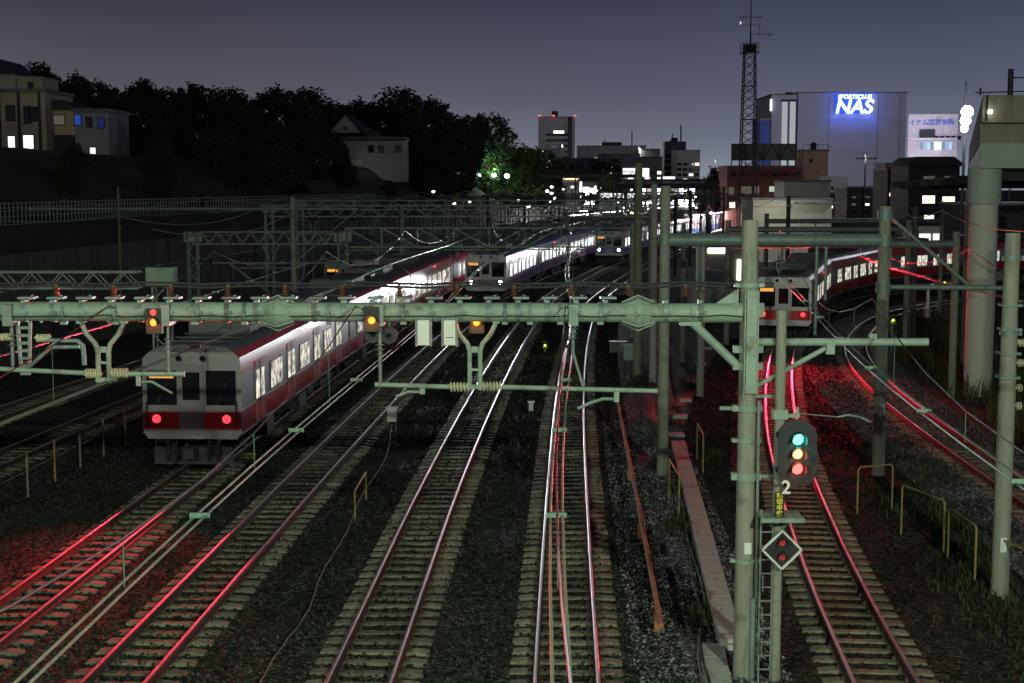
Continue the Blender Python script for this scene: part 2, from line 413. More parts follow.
for key, path in TR.items():
    t = thing('railway_track', DESC[key], 'railway track', path[0], 0, 'railway tracks')
    inv = -path[0]
    for s_ in (-.5335, .5335):
        rm = rail_mesh(path, s_); rm.v = [tuple(Vector(v) + inv) for v in rm.v]
        rm.build('rail', [M['railside'], M['railhead']], t)
    S = arc(path); s0 = s_at_y(path, 5.0); sp = .575
    n_total = int((min(S[-1], s_at_y(path, 150 if key not in 'DF' else 133) if key not in 'DF' else 190) - s0) / sp)
    start = {'K': 22, 'A': 12, 'J': 34, 'I': 45, 'F': 22, 'D': 8}.get(key, 8)
    pos = []
    for k in range(n_total):
        p, tt = sample(path, s0 + k * sp, S); pos.append((p, math.atan2(tt.y, tt.x) - math.pi / 2))
    near = [q for q in pos if q[0].y >= start][:100]
    far = [q for q in pos if q[0].y >= start][100:]
    for p, a in near:
        link('sleeper', SLEEPER, t, p + inv + Vector((rnd.uniform(-.012, .012), 0, rnd.uniform(-.006, .006))), a + rnd.uniform(-.008, .008))
    if far:
        b = MB()
        for p, a in far:
            q = Matrix.Rotation(a, 3, 'Z')
            b.add([q @ v.co + p + inv for v in SLEEPER.vertices][:32], fs)
        o = b.build('sleeper', M['sleeper'], t, smooth=False); tag(o, kind='stuff')

# ------------------------------------------------------------------ trains (standing on their tracks)
CARL, CARW = 19.3, 2.88
def make_car_meshes(stripe, stripe2, wins):
    d = {}
    prof = [(-1.30, .95), (-1.44, 1.15), (-1.44, 3.1), (-1.40, 3.32), (-1.22, 3.47), (1.22, 3.47), (1.40, 3.32), (1.44, 3.1), (1.44, 1.15), (1.30, .95)]
    prof = [(-1.30, .95), (-1.44, 1.15), (-1.44, 1.75), (-1.44, 2.83), (-1.44, 3.1), (-1.40, 3.32), (-1.22, 3.47), (1.22, 3.47), (1.40, 3.32), (1.44, 3.1), (1.44, 2.83), (1.44, 1.75), (1.44, 1.15), (1.30, .95)]
    b = MB(); b.prism(prof, -CARL / 2, CARL / 2)
    for k in (1, 11): b.m[2 + k] = 1
    for k in (3, 4, 5, 7, 8, 9): b.m[2 + k] = 2
    d['body'] = b.mesh('body', [M['steel'], stripe, stripe2], True)
    b = MB(); b.prism([(-1.24, 3.47), (1.24, 3.47), (1.0, 3.62), (.4, 3.69), (-.4, 3.69), (-1.0, 3.62)], -CARL / 2 + .05, CARL / 2 - .05)
    for y in range(-8, 9): b.box((0, y * 1.1, 3.70), (2.0, .04, .03))
    d['roof'] = b.mesh('roof', M['roofgrey'], True)
    b = MB(); b.box((0, 0, 3.86), (1.9, 3.4, .32)); b.box((0, 0, 4.03), (1.6, 3.0, .04)); d['air_conditioner'] = b.mesh('air_conditioner', M['roofgrey'])
    b = MB()
    for i in range(7): b.box((rnd.choice((-.2, .2)), -5.4 + i * 1.8, .68), (2.3, rnd.uniform(.9, 1.5), .5))
    b.box((0, 0, .93), (2.4, CARL - .4, .04))
    d['equipment_box'] = b.mesh('equipment_box', M['under'])
    b = MB()
    for yy in (-1.05, 1.05):
        b.tube([(-.72, yy, .43), (.72, yy, .43)], .06, 8)
        for xx in (-.56, .56): b.tube([(xx - .05, yy, .43), (xx + .05, yy, .43)], .42, 20)
    for xx in (-.95, .95): b.box((xx, 0, .55), (.14, 3.0, .22)); b.box((xx, 0, .75), (.2, .7, .3))
    b.box((0, 0, .7), (2.0, .6, .25)); d['bogie'] = b.mesh('bogie', M['under'])
    b = MB()
    for sx_ in (-1, 1): b.box((sx_ * 1.446, 0, 1.80), (.012, CARL, .035)); b.box((sx_ * 1.446, 0, 1.12), (.012, CARL, .04))
    d['stripe'] = b.mesh('stripe', M['white'])
    b = MB(); b.box((0, 0, 2.3), (.03, 1.34, 1.06)); b.box((0, 0, 1.43), (.03, 1.34, .66), m=3); b.box((0, 0, 2.93), (.03, 1.34, .18), m=4); b.box((.018, -.33, 2.28), (.006, .48, .85), m=1); b.box((.018, .33, 2.28), (.006, .48, .85), m=1); b.box((.02, 0, 2.05), (.006, .02, 1.86), m=2)
    d['door'] = b.mesh('door', [M['doorsteel'], wins, M['black'], stripe, stripe2])
    b = MB(); b.box((0, 0, 2.3), (.03, 1.86, .92)); b.box((.018, -.45, 2.3), (.006, .82, .82), m=1); b.box((.018, .45, 2.3), (.006, .82, .82), m=1)
    d['window'] = b.mesh('window', [M['black'], wins])
    b = MB(); b.lathe((1.46, 0, 3.2), [(0, .045), (.04, .04)], (1, 0, 0), 8); d['side_lamp'] = b.mesh('side_lamp', MATS['side_red'])
    b = MB(); b.tube([(-.9, -.6, 4.0), (-.9, .6, 4.35), (-.5, .1, 4.95), (.5, .1, 4.95), (.9, .6, 4.35), (.9, -.6, 4.0)], .03, 6); b.bar((-.8, .1, 4.97), (.8, .1, 4.97), .08, .04)
    b.box((0, 0, 3.85), (1.8, 1.4, .12)); d['pantograph'] = b.mesh('pantograph', M['dark'])
    return d
def window_mat(name, c, s):
    m = bpy.data.materials.new(name); m.use_nodes = True; n = m.node_tree; L = n.links; b = n.nodes['Principled BSDF']
    b.inputs['Base Color'].default_value = (.03, .03, .03, 1); b.inputs['Roughness'].default_value = .1
    t = n.nodes.new('ShaderNodeTexCoord'); oi = n.nodes.new('ShaderNodeObjectInfo')
    nz = n.nodes.new('ShaderNodeTexNoise'); nz.inputs['Scale'].default_value = 3.4; nz.inputs['Detail'].default_value = 3; nz.noise_dimensions = '4D'
    L.new(t.outputs['Object'], nz.inputs['Vector'])
    mu = n.nodes.new('ShaderNodeMath'); mu.operation = 'MULTIPLY'; mu.inputs[1].default_value = 30
    L.new(oi.outputs['Random'], mu.inputs[0]); L.new(mu.outputs[0], nz.inputs['W'])
    r = n.nodes.new('ShaderNodeMapRange'); r.inputs[1].default_value = .35; r.inputs[2].default_value = .65; r.inputs[3].default_value = .12 * s; r.inputs[4].default_value = s
    L.new(nz.outputs[0], r.inputs[0])
    b.inputs['Emission Color'].default_value = (*c, 1); L.new(r.outputs[0], b.inputs['Emission Strength'])
    return m
glow('side_red', (1, .03, .02), 8)
W_train = window_mat('lit_train_window', (1, .93, .78), 1.1)
W_train_b = window_mat('bright_train_window', (.95, .98, 1), 2.4)
redp = mat('red_trail_livery', (.80, .02, .03), .35, var=.06, scale=3)  # guessed livery; both reds stand in for tail-lamp light trails
redp2 = mat('deep_red_trail_livery', (.78, .025, .03), .4, var=.06, scale=3)
violet = mat('violet_streak_livery', (.35, .12, .42), .3, var=.06, scale=3)  # guessed violet and blue bands put the coloured light streaks into paint
bluep = mat('blue_streak_livery', (.07, .14, .5), .3, var=.06, scale=3)
orangep = mat('orange_livery', (.75, .13, .02), .3, var=.06, scale=3)
HEADW = glow('headlamp_lens', (1, .97, .9), 60)
TAILR = glow('tail_lamp_lens', (1, .02, .03), 4)
DEST = glow('amber_destination_glow', (1, .45, .08), .9)
def train(label, path, y_start, ncars, mats, tail=True, near='tail', group='trains standing on the tracks', maxw=100):
    S = arc(path); s0 = s_at_y(path, y_start)
    p0, t0 = sample(path, s0, S)
    root = thing('commuter_train', label, 'train', p0, 0, group)
    d = make_car_meshes(*mats)
    for c in range(ncars):
        sa = s0 + c * (CARL + .5) + 2.8; sbb = sa + CARL - 5.6
        if sbb + 3 > S[-1]: break
        a, _ = sample(path, sa, S); b_, _ = sample(path, sbb, S)
        mid = (a + b_) / 2; dr = b_ - a; rz = math.atan2(dr.y, dr.x) - math.pi / 2
        car = link('car', d['body'], root, mid - p0, rz)
        link('roof', d['roof'], car)
        for yy in (-4.6, 4.6): link('air_conditioner', d['air_conditioner'], car, (0, yy, 0))
        link('equipment_box', d['equipment_box'], car)
        for yy in (-6.8, 6.8): link('bogie', d['bogie'], car, (0, yy, 0))
        link('stripe', d['stripe'], car)
        for sd in (1, -1):
            for yy in (-7.2, -2.4, 2.4, 7.2):
                o = link('door', d['door'], car, (sd * 1.437, yy, 0), 0 if sd > 0 else math.pi)
            for yy in (-4.8, 0, 4.8):
                o = link('window', d['window'], car, (sd * 1.437, yy, 0), 0 if sd > 0 else math.pi)
        for sd in (0, math.pi): link('side_lamp', d['side_lamp'], car, (0, 0, 0), sd)
        if c % 3 == 1: link('pantograph', d['pantograph'], car, (0, 0, -.0))
        if c == 0:
            y = -CARL / 2
            for xx, ww in ((-.86, .86), (0, .66), (.86, .86)):
                b = MB(); b.box((xx, y - .03, 2.45), (ww, .06, 1.0)); link('windscreen', b.mesh('windscreen', M['glass']), car)
            b = MB(); b.box((0, y - .05, 2.1), (.74, .04, 2.05)); b.box((0, y - .075, 2.5), (.5, .02, .8), m=1); b.bar((.3, y - .1, 1.6), (.3, y - .1, 2.1), .03); link('gangway_door', b.mesh('gangway_door', [M['doorsteel'], M['glass']]), car)
            b = MB()
            for xx in (-1.3, 1.3): b = MB(); b.tube([(xx, y - .04, 1.25), (xx, y - .12, 1.3), (xx, y - .12, 2.0), (xx, y - .04, 2.05)], .018, 6); link('grab_rail', b.mesh('grab_rail', M['dark']), car)
            for xx in (-.7, -.45, .5, .75): b = MB(); b.tube([(xx, y - .1, .95), (xx + .05, y - .28, .6), (xx + .02, y - .12, .35)], .03, 6); link('air_hose', b.mesh('air_hose', M['dark']), car)
            b = MB()
            for xx in (-.35, .35): b.lathe((xx, y - .05, 3.3), [(0, .09), (.04, .085)], (0, -1, 0), 12)
            link('upper_lamp', b.mesh('upper_lamp', M['glass']), car)
            b = MB(); b.box((-.86, y - .07, 2.82), (.7, .03, .18)); link('destination_sign', b.mesh('destination_sign', DEST), car)
            b = MB(); b.box((0, y - .045, 1.5), (2.8, .05, .5)); link('stripe', b.mesh('stripe', mats[0]), car)
            b = MB()
            for xx in (-1.0, .75): b.bar((xx, y - .075, 1.97), (xx + .3, y - .075, 2.65), .03)
            link('wiper', b.mesh('wiper', M['black']), car)
            b = MB(); b.box((0, y - .25, .62), (.3, .55, .3)); b.box((0, y + .1, .45), (2.3, .1, .5)); link('coupler', b.mesh('coupler', M['under']), car)
            for xx in (-1.02, 1.02):
                b = MB(); b.lathe((xx, y - .07, 1.55), [(0, .13), (.05, .12)], (0, -1, 0), 16)
                link('tail_lamp' if tail else 'headlamp', b.mesh('lamp_lens', TAILR if tail else HEADW), car)
                b = MB(); b.lathe((xx, y - .06, 1.55), [(0, .18), (.04, .18)], (0, -1, 0), 16); link('lamp_rim', b.mesh('lamp_rim', M['black']), car)
                fwd = (mid - p0) + Matrix.Rotation(rz, 3, 'Z') @ Vector((xx, y - .25, 1.6))
                L_ = lamp('tail_light' if tail else 'head_light', 'SPOT', fwd, mats_power[0], mats_power[1], root, .08)
                L_.data.spot_size = R(mats_power[2]); L_.data.spot_blend = 1
                q = Matrix.Rotation(rz, 3, 'Z') @ Vector((mats_power[3], -60, -1.6 - mats_power[4]))
                L_.rotation_euler = q.to_track_quat('-Z', 'Y').to_euler()
    return root
mats_power = (12000, (1, .02, .05), 52, -3, -8)
train('stainless train with red bands standing tail first on the left track, red tail lamps lit', TR['K'], 40, 10, (redp, redp2, W_train), True)
mats_power = (18000, (1, .02, .05), 50, 9, -9)
train('stainless red banded train rounding the right hand curve, red tail lamps lit', TR['D'], 74, 5, (redp, redp2, W_train), True)
mats_power = (30000, (.93, .96, 1), 20, 8, -6.5)
train('train with violet and blue bands and white headlamps approaching on the left centre track', TR['A'], 100, 8, (violet, bluep, W_train_b), False)
mats_power = (30000, (.93, .96, 1), 18, 8, -6.5)
train('far blue banded train approaching on the track next to the straight centre track', TR['B'], 150, 6, (bluep, violet, W_train_b), False)
mats_power = (300, (1, .96, .9), 40, 0, 0)
train('train with bright white windows on the track beyond the left fence', TR['J'], 92, 9, (redp, M['white'], W_train_b), False)

# ------------------------------------------------------------------ overpass behind the viewpoint with its street lamps
ov = thing('road_overpass', 'concrete road overpass crossing the railway, behind the viewpoint', 'bridge', (0, -6, 0))
MB().box((0, 0, 6.2), (90, 10, .9)).build('deck', M['slab'], ov, False)
MB().box((0, 4.9, 7.1), (90, .2, .85)).build('parapet', M['slab'], ov, False)
for xx in (-33, 33): MB().box((xx, 0, 2.7), (2, 8, 6.2)).build('pier', M['slab'], ov, False)
def post_lamp(x, y, z0, h, e, c, label):
    t = thing('post_lamp', label, 'street lamp', (x, y, z0), 0, 'street lamps on the overpass')
    MB().tube([(0, 0, 0), (0, 0, h - .4), (0, .15, h), (0, 1.2, h + .15)], [.09, .06, .05, .045], 10).build('post', M['paint2'], t)
    MB().box((0, 1.5, h + .14), (.3, .8, .12)).build('lamp_head', M['dark'], t)
    MB().box((0, 1.5, h + .07), (.22, .6, .02)).build('lamp_glass', LG, t)
    L_ = lamp('post_light', 'SPOT', (0, 1.5, h + .02), e, c, t, .18); L_.data.spot_size = R(165); L_.data.spot_blend = .6
    L_.rotation_euler = (R(38), 0, 0)
LG = glow('street_lamp_glass', (.85, 1, .85), 15)
post_lamp(-12, -2.6, 6.65, 6.5, 16000, (.84, 1, .76), 'street lamp on the overpass parapet, left one')
post_lamp(9, -2.6, 6.65, 6.5, 24000, (.84, 1, .76), 'street lamp on the overpass parapet, right one')


# ------------------------------------------------------------------ main catenary gantry (nearest)
Y1 = 24.4
def px1(x, y): return P(x, y, Y1)
ga = thing('catenary_gantry', 'nearest gantry, thick pale green pipe beam across the picture on a concrete post', 'gantry', (px1(747, 0).x, Y1, 0))
O = -Vector(ga.location)
def bl(b, name, m, parent=ga, off=None, smooth=True):
    q = off if off is not None else O
    b.v = [tuple(Vector(v) + q) for v in b.v]
    return b.build(name, m, parent, smooth)
zb = px1(500, 313).z; xr = px1(741, 0).x; xl = -17.2
b = MB(); b.tube([(xl, Y1, zb + .05), (xr, Y1, zb)], .163, 24)
x = xl + .2
while x < xr - .2:     # rolled seams of the pipe
    b.tube([(x, Y1, zb), (x + .015, Y1, zb)], .168, 24); x += 1.13
bl(b, 'beam', M['paint'])
for xx in (278, 638):
    X = px1(xx, 312).x
    b = MB(); b.lathe((X, Y1, zb), [(-.26, .165), (-.05, .25), (-.02, .27), (.02, .27), (.05, .25), (.26, .165)], (1, 0, 0), 20)
    for k in range(8):
        a = k * math.pi / 4
        b.bar((X - .28, Y1 + .18 * math.cos(a), zb + .18 * math.sin(a)), (X, Y1 + .30 * math.cos(a), zb + .30 * math.sin(a)), .02)
        b.bar((X + .28, Y1 + .18 * math.cos(a), zb + .18 * math.sin(a)), (X, Y1 + .30 * math.cos(a), zb + .30 * math.sin(a)), .02)
    bl(b, 'flange', M['paint'])
# beam clamps and the feeder supports standing on it
for xx in list(range(25, 620, 29)) + [665, 700]:
    X = px1(xx, 312).x
    b = MB(); b.tube([(X - .04, Y1, zb + .02), (X + .04, Y1, zb + .02)], .178, 20)
    b.box((X + .07, Y1, zb + .02), (.05, .40, .06)); b.box((X, Y1 - .02, zb + .20), (.08, .16, .05))
    if xx < 640:
        b.box((X + .05, Y1 + .02, zb + .26), (.27, .26, .035)); b.bar((X - .06, Y1 + .1, zb + .16), (X + .12, Y1 + .1, zb + .29), .04)
        bl(b, 'feeder_bracket', M['paint2'])
    else: bl(b, 'clamp', M['paint2'])
# brown insulators and cable run above the beam
for xx in range(50, 700, 58):
    X = px1(xx, 300).x
    b = MB(); b.lathe((X, Y1 + .35, zb + .26), [(0, .03), (.03, .06), (.05, .03), (.08, .06), (.1, .03), (.13, .06), (.15, .03), (.2, .03)], n=10)
    bl(b, 'pin_insulator', M['brown'])
fc = MB()
for dz, dy in ((.48, .33), (.42, .37)):
    pts = []
    for k in range(41):
        X = xl + (xr + .6 - xl) * k / 40; pts.append((X, Y1 + dy, zb + dz + .02 * math.cos(k * 2 * math.pi / 3.4)))
    fc.tube(pts, .022, 6)
tag(fc.build('feeder_cable', M['wiredark']), 'pair of dark cables running along the top of the nearest pipe beam', 'cable')
b = MB()
pts = []
for k in range(60):
    X = xl + (xr - xl) * k / 59; pts.append((X, Y1 - .172, zb - .02 - .03 * abs(math.sin(k * 1.3))))
b.tube(pts, .011, 5); bl(b, 'cable_pipe', M['wiredark'])
for xx in (66, 118, 196, 246, 330, 404, 505, 530, 560, 600):
    X = px1(xx, 0).x; b = MB(); b.tube([(X - .03, Y1, zb + .01), (X + .03, Y1, zb + .01)], .176, 20); b.box((X, Y1 - .19, zb + .01), (.05, .05, .09)); b.box((X, Y1 - .1, zb - .16), (.1, .1, .05)); bl(b, 'clamp', M['paint2'])
# right-hand concrete post, its bands, plate box and braces
XP = px1(747, 400).x; ztop = px1(747, 221).z
b = MB(); b.tube([(XP, Y1, -.4), (XP, Y1, 3), (XP, Y1, ztop)], [.165, .155, .135], 24)
b.tube([(XP, Y1, ztop), (XP, Y1, ztop + .02)], .12, 16); bl(b, 'post', M['pole'])
for yy, h in ((310, .24), (349, .12), (366, .12), (408, .10), (440, .06), (476, .12), (560, .06), (285, .07)):
    z = px1(747, yy).z
    b = MB(); b.tube([(XP, Y1, z - h / 2), (XP, Y1, z + h / 2)], .178, 24); b.box((XP - .2, Y1, z), (.1, .14, h)); b.box((XP + .2, Y1, z), (.1, .14, h)); bl(b, 'pole_band', M['paint'])
b = MB(); zz = (px1(747, 290).z, px1(747, 392).z)
b.box((XP + .03, Y1 - .19, sum(zz) / 2), (.18, .03, zz[0] - zz[1])); b.box((XP - .09, Y1 - .2, sum(zz) / 2), (.02, .07, zz[0] - zz[1])); b.box((XP + .13, Y1 - .2, sum(zz) / 2), (.02, .07, zz[0] - zz[1]))
for k in range(8): b.box((XP + .02, Y1 - .21, zz[1] + .1 + k * .22), (.2, .02, .025))
bl(b, 'mounting_channel', M['paint'], smooth=False)
b = MB(); b.tube([(XP - .17, Y1, px1(0, 366).z), (px1(692, 322).x, Y1, px1(0, 322).z)], .075, 14); b.box((px1(690, 0).x, Y1, zb - .17), (.35, .12, .08)); bl(b, 'brace', M['paint'])
b = MB(); b.add([(XP - .17, Y1, zb + .1), (XP - .17, Y1, zb + .42), (XP - .62, Y1, zb + .12), (XP - .17, Y1 + .03, zb + .1), (XP - .17, Y1 + .03, zb + .42), (XP - .62, Y1 + .03, zb + .12)], [(0, 1, 2), (5, 4, 3), (0, 3, 4, 1), (1, 4, 5, 2), (2, 5, 3, 0)]); bl(b, 'gusset', M['paint'], smooth=False)
# right-hand arm
za = px1(800, 342).z; xe = px1(928, 342).x
b = MB(); b.tube([(XP + .15, Y1, za), (xe, Y1, za)], .068, 14); b.tube([(px1(872, 0).x, Y1, za + .12), (px1(872, 0).x, Y1, za + .0)], .05, 10); b.box((xe - .95, Y1 - .05, za + .1), (.12, .1, .1)); bl(b, 'side_arm', M['paint'])
b = MB(); b.tube([(XP + .16, Y1, px1(0, 386).z), (px1(832, 0).x, Y1, za - .05)], .045, 12); b.box((px1(830, 0).x, Y1 - .06, za - .1), (.14, .08, .2)); bl(b, 'brace', M['paint'])
b = MB(); b.box((XP + .35, Y1, px1(0, 396).z), (.5, .07, .05)); b.box((XP - .32, Y1, px1(0, 408).z), (.28, .07, .06)); b.bar((XP + .15, Y1, px1(0, 476).z), (XP + .55, Y1, px1(0, 476).z), .06); bl(b, 'stub_bracket', M['paint2'])
b = MB(); b.box((XP + .03, Y1 - .175, px1(0, 546).z), (.12, .012, .2)); bl(b, 'number_plate', M['white'], smooth=False)
# cable pipe down the post
b = MB(); b.tube([(XP + .19, Y1 - .08, px1(0, 400).z), (XP + .2, Y1 - .08, 0)], .028, 8); b.tube([(XP + .14, Y1 - .14, 1.2), (XP + .14, Y1 - .14, -.2)], .05, 10); bl(b, 'cable_pipe', M['paint2'])
# Y-shaped drop brackets
def ydrop(x, ybot, Y=Y1, zt=None, s=1, parent=ga, off=None, m=None):
    c = P(x, ybot, Y); zt = zt if zt is not None else zb
    b = MB()
    for sg in (-1, 1):
        pts = [(c.x + sg * .36 * s, Y, zt), (c.x + sg * .36 * s, Y, zt - .16 * s), (c.x + sg * .27 * s, Y, zt - .36 * s), (c.x + sg * .13 * s, Y, zt - .52 * s), (c.x + sg * .09 * s, Y, zt - .66 * s), (c.x + sg * .09 * s, Y, c.z)]
        b.tube(pts, .042 * s, 10)
    b.box((c.x, Y, zt - .62 * s), (.12 * s, .05, .1)); b.box((c.x, Y, c.z + .06), (.26 * s, .08, .07)); b.box((c.x, Y, c.z + .35), (.22 * s, .05, .04))
    b.box((c.x - .36 * s, Y, zt - .15), (.12, .12, .05)); b.box((c.x + .36 * s, Y, zt - .15), (.12, .12, .05))
    bl(b, 'drop_bracket', m or M['paint'], parent, off)
    return c
ydrop(104, 383); ydrop(475, 390)
# lattice hanger on the far left
XH = px1(24, 0).x
b = MB()
for sg in (-1, 1): b.bar((XH + sg * .11, Y1, zb - .15), (XH + sg * .07, Y1, px1(0, 368).z), .05)
for k in range(7): b.box((XH, Y1, zb - .25 - k * .13), (.17, .04, .05))
bl(b, 'lattice_hanger', M['paint2'], smooth=False)
# swing arm loop at left
b = MB(); zq = px1(0, 340).z
b.tube([(px1(50, 0).x, Y1 - .05, zq), (px1(78, 0).x, Y1 - .05, zq - .01), (px1(83, 0).x, Y1 - .05, zq - .08), (px1(84, 0).x, Y1 - .05, zq - .42)], .04, 10)
b.tube([(px1(30, 367).x, Y1 - .05, px1(0, 367).z), (px1(57, 0).x, Y1 - .05, zq - .02)], .035, 10)
b.tube([(px1(50, 0).x, Y1 - .05, zq - .12), (px1(80, 0).x, Y1 - .05, zq - .11)], .035, 10)
bl(b, 'swing_arm', M['paint2'])
def insul(x0, x1, z, Y=Y1, m='insul', parent=ga, r=.085, off=None):
    n = 6; pr = [(0, .035)]
    for k in range(n):
        t = (x1 - x0) * (k + .5) / n
        pr += [(t - .03, .04), (t - .005, r), (t + .012, r), (t + .03, .04)]
    pr.append((x1 - x0, .035))
    b = MB(); b.lathe((x0, Y, z), pr, (1, 0, 0), 14); bl(b, 'insulator', M[m], parent, off)
def arm(xa, ya, xb, yb, r=.042):
    b = MB(); a = px1(xa, ya); c = px1(xb, yb); b.tube([(a.x, Y1, a.z), (c.x, Y1, c.z)], r, 12); b.tube([(c.x, Y1, c.z), (c.x + .01, Y1, c.z)], r * 1.3, 12); bl(b, 'support_tube', M['paint'])
arm(-60, 366, 84, 373); insul(px1(84, 0).x, px1(99, 0).x, px1(0, 373.5).z); insul(px1(110, 0).x, px1(127, 0).x, px1(0, 373).z); arm(127, 374, 184, 374)
arm(375, 384.5, 452, 387); insul(px1(449, 0).x, px1(469, 0).x, px1(0, 387).z); insul(px1(482, 0).x, px1(502, 0).x, px1(0, 386.5).z); arm(502, 387, 657, 391)
for (a0, a1, zy) in ((36, 50, 338), (-10, 12, 337)): insul(px1(a0, 0).x, px1(a1, 0).x, px1(0, zy).z, r=.07)
b = MB(); b.box((px1(617, 0).x, Y1, px1(0, 396).z), (.09, .05, .2))
b.tube([(px1(615, 0).x, Y1, px1(0, 399).z), (px1(603, 0).x, Y1 - .1, px1(0, 398).z), (px1(590, 0).x, Y1 - .2, px1(0, 401).z), (px1(577, 0).x, Y1 - .3, px1(0, 406).z)], .028, 8); bl(b, 'steady_arm', M['paint'])
b = MB(); b.box((px1(422, 0).x, Y1, px1(0, 390).z), (.09, .05, .14))
b.tube([(px1(420, 0).x, Y1, px1(0, 392).z), (px1(408, 0).x, Y1 - .1, px1(0, 391).z), (px1(396, 0).x, Y1 - .2, px1(0, 395).z)], .025, 8); bl(b, 'steady_arm', M['paint'])
b = MB(); b.box((px1(137, 0).x, Y1, px1(0, 380).z), (.07, .05, .2))
b.tube([(px1(138, 0).x, Y1, px1(0, 382).z), (px1(152, 0).x, Y1 - .1, px1(0, 381).z), (px1(174, 0).x, Y1 - .25, px1(0, 391).z)], .022, 8); bl(b, 'steady_arm', M['paint'])
b = MB(); b.tube([(px1(840, 0).x, Y1, px1(0, 417).z), (px1(850, 0).x, Y1, px1(0, 415).z), (px1(862, 0).x, Y1, px1(0, 417).z), (px1(873, 0).x, Y1, px1(0, 422).z)], .02, 8)
b.tube([(px1(840, 0).x, Y1, px1(0, 417).z), (XP + .8, Y1, px1(0, 413).z)], .01, 6); bl(b, 'steady_arm', M['paint2'])
# hanging rods with small insulators
for xr_, yb_ in ((380, 384), (573, 352), (12, 366), (168, 372)):
    X = px1(xr_, 0).x; zl = px1(0, yb_).z
    b = MB(); b.tube([(X, Y1 - .02, zb - .14), (X, Y1 - .02, zl)], .033, 8)
    zm = (zb + zl) / 2 - .05
    for dz in (-.06, .02, .1): b.lathe((X, Y1 - .02, zm + dz), [(0, .04), (.015, .085), (.03, .04)], n=12)
    b.box((X, Y1 - .02, zb - .02), (.16, .42, .36)); bl(b, 'hanger_rod', M['paint2'])
b = MB(); b.tube([(px1(573, 0).x, Y1 - .02, px1(0, 352).z), (px1(583, 0).x, Y1 - .1, px1(0, 386).z)], .025, 8); bl(b, 'hanger_rod', M['paint2'])
# white relay boxes hung under the beam (each hung on the beam: things of their own)
for xx, lab, slot in ((424, 'white sign box under the pipe beam, left one without a slot', False), (450, 'white sign box under the pipe beam, right one with a dark slot', True)):
    X = px1(xx, 0).x; zt = px1(0, 320).z
    t = thing('sign_box', lab, 'sign', (X, Y1 - .1, zt), 0, 'white sign boxes under the beam')
    MB().box((0, -.05, -.20), (.2, .06, .42)).build('face_plate', M['white'], t, False)
    b = MB(); b.box((-.12, 0, -.18), (.035, .2, .5)); b.box((.12, 0, -.18), (.035, .2, .5)); b.box((0, .05, .04), (.3, .2, .05)); b.build('frame', M['paint2'], t, False)
    if slot: MB().box((0, -.083, -.28), (.14, .006, .012)).build('slot', M['black'], t, False)

# ------------------------------------------------------------------ small signals on the beam
GA = glow('amber_signal_lens', (1, .19, .01), 3.5); GR = glow('red_signal_lens', (1, .03, .02), 3); GY = glow('yellow_green_lens', (.42, 1, .03), 3)
GT = glow('teal_green_lens', (.08, 1, .62), 5); GO = glow('warm_amber_lens', (1, .2, .08), 6); GRR = glow('bright_red_lens', (1, .06, .05), 6)
def small_signal(label, p, lens, c, ground=None, e=12, hood=True, s=1.0, lens2=None):
    t = thing('railway_signal', label, 'signal', p)
    b = MB(); b.box((0, .08, 0), (.26 * s, .14, .42 * s)); 
    b.build('signal_housing', M['dark'], t, False)
    b = MB(); b.lathe((0, 0, -.02), [(0, .06 * s), (.02, .055 * s)], (0, -1, 0), 14); b.build('lens', lens, t)
    if lens2: b = MB(); b.lathe((0, 0, .15), [(0, .05 * s), (.02, .045 * s)], (0, -1, 0), 14); b.build('lens', lens2, t)
    b = MB()
    for k in range(7):
        a0 = math.pi * k / 6; b.box((.085 * s * math.cos(a0), -.07, .085 * s * math.sin(a0) - .02), (.05 * s, .16, .012), M=Matrix.Rotation(-a0 + math.pi / 2, 3, 'Y'))
    b.build('hood', M['black'], t, False)
    if ground is not None:
        b = MB(); b.tube([(0, .15, .1), (0, .15, ground - p[2])], .045, 8); b.build('post', M['paint2'], t)
    lamp('signal_glow', 'POINT', (0, -.22, -.02), e, c, t, .05)
    return t
small_signal('amber signal lamp on the pipe beam left of the two white sign boxes', px1(373, 318) + Vector((0, -.25, 0)), GA, (1, .35, .05), e=5)
small_signal('amber signal lamp under the pipe beam behind the middle Y bracket', px1(476, 323) + Vector((0, .3, 0)), GA, (1, .35, .05), e=5)
small_signal('red and amber signal lamp on the pipe beam at the left', px1(157, 320) + Vector((0, -.25, 0)), GA, (1, .2, .03), e=5, lens2=GR)
for xx, yy in ((373, 334), (389, 335)):
    p = px1(xx, yy); t = thing('round_target', 'round black unlit signal disc under the beam, %s of the hanging rod' % ('left' if xx < 380 else 'right'), 'signal', p, 0, 'round discs under the beam')
    MB().lathe((0, 0, 0), [(0, .15), (-.04, .15)], (0, 1, 0), 20).build('disc', M['black'], t)
    MB().lathe((0, -.03, 0), [(0, .05), (-.05, .04)], (0, 1, 0), 12).build('lens', M['glass'], t)
    MB().tube([(0, 0, .14), (0, 0, .3)], .02, 6).build('stem', M['paint2'], t)
g_ = G(545, 352); small_signal('yellow green ground signal between the two centre tracks', (g_.x, g_.y, .35), GY, (.55, 1, .1), 0, e=5, s=.9)
g_ = G(515, 350); 
g_ = G(517, 262); small_signal('small amber trackside signal far along the centre tracks', (g_.x, g_.y, 1.2), GA, (1, .4, .1), 0, e=5, s=1.2)
g_ = G(516.5 + 115, 262); 
g_ = G(631, 268); small_signal('small green trackside signal far along the straight centre track', (g_.x, g_.y, 1.3), GY, (.5, 1, .1), 0, e=5, s=1.3)
g_ = G(892, 352); small_signal('yellow green dwarf signal beside the right branch track', (g_.x, g_.y, 1.6), GY, (.55, 1, .1), 0, e=5, s=1.1)
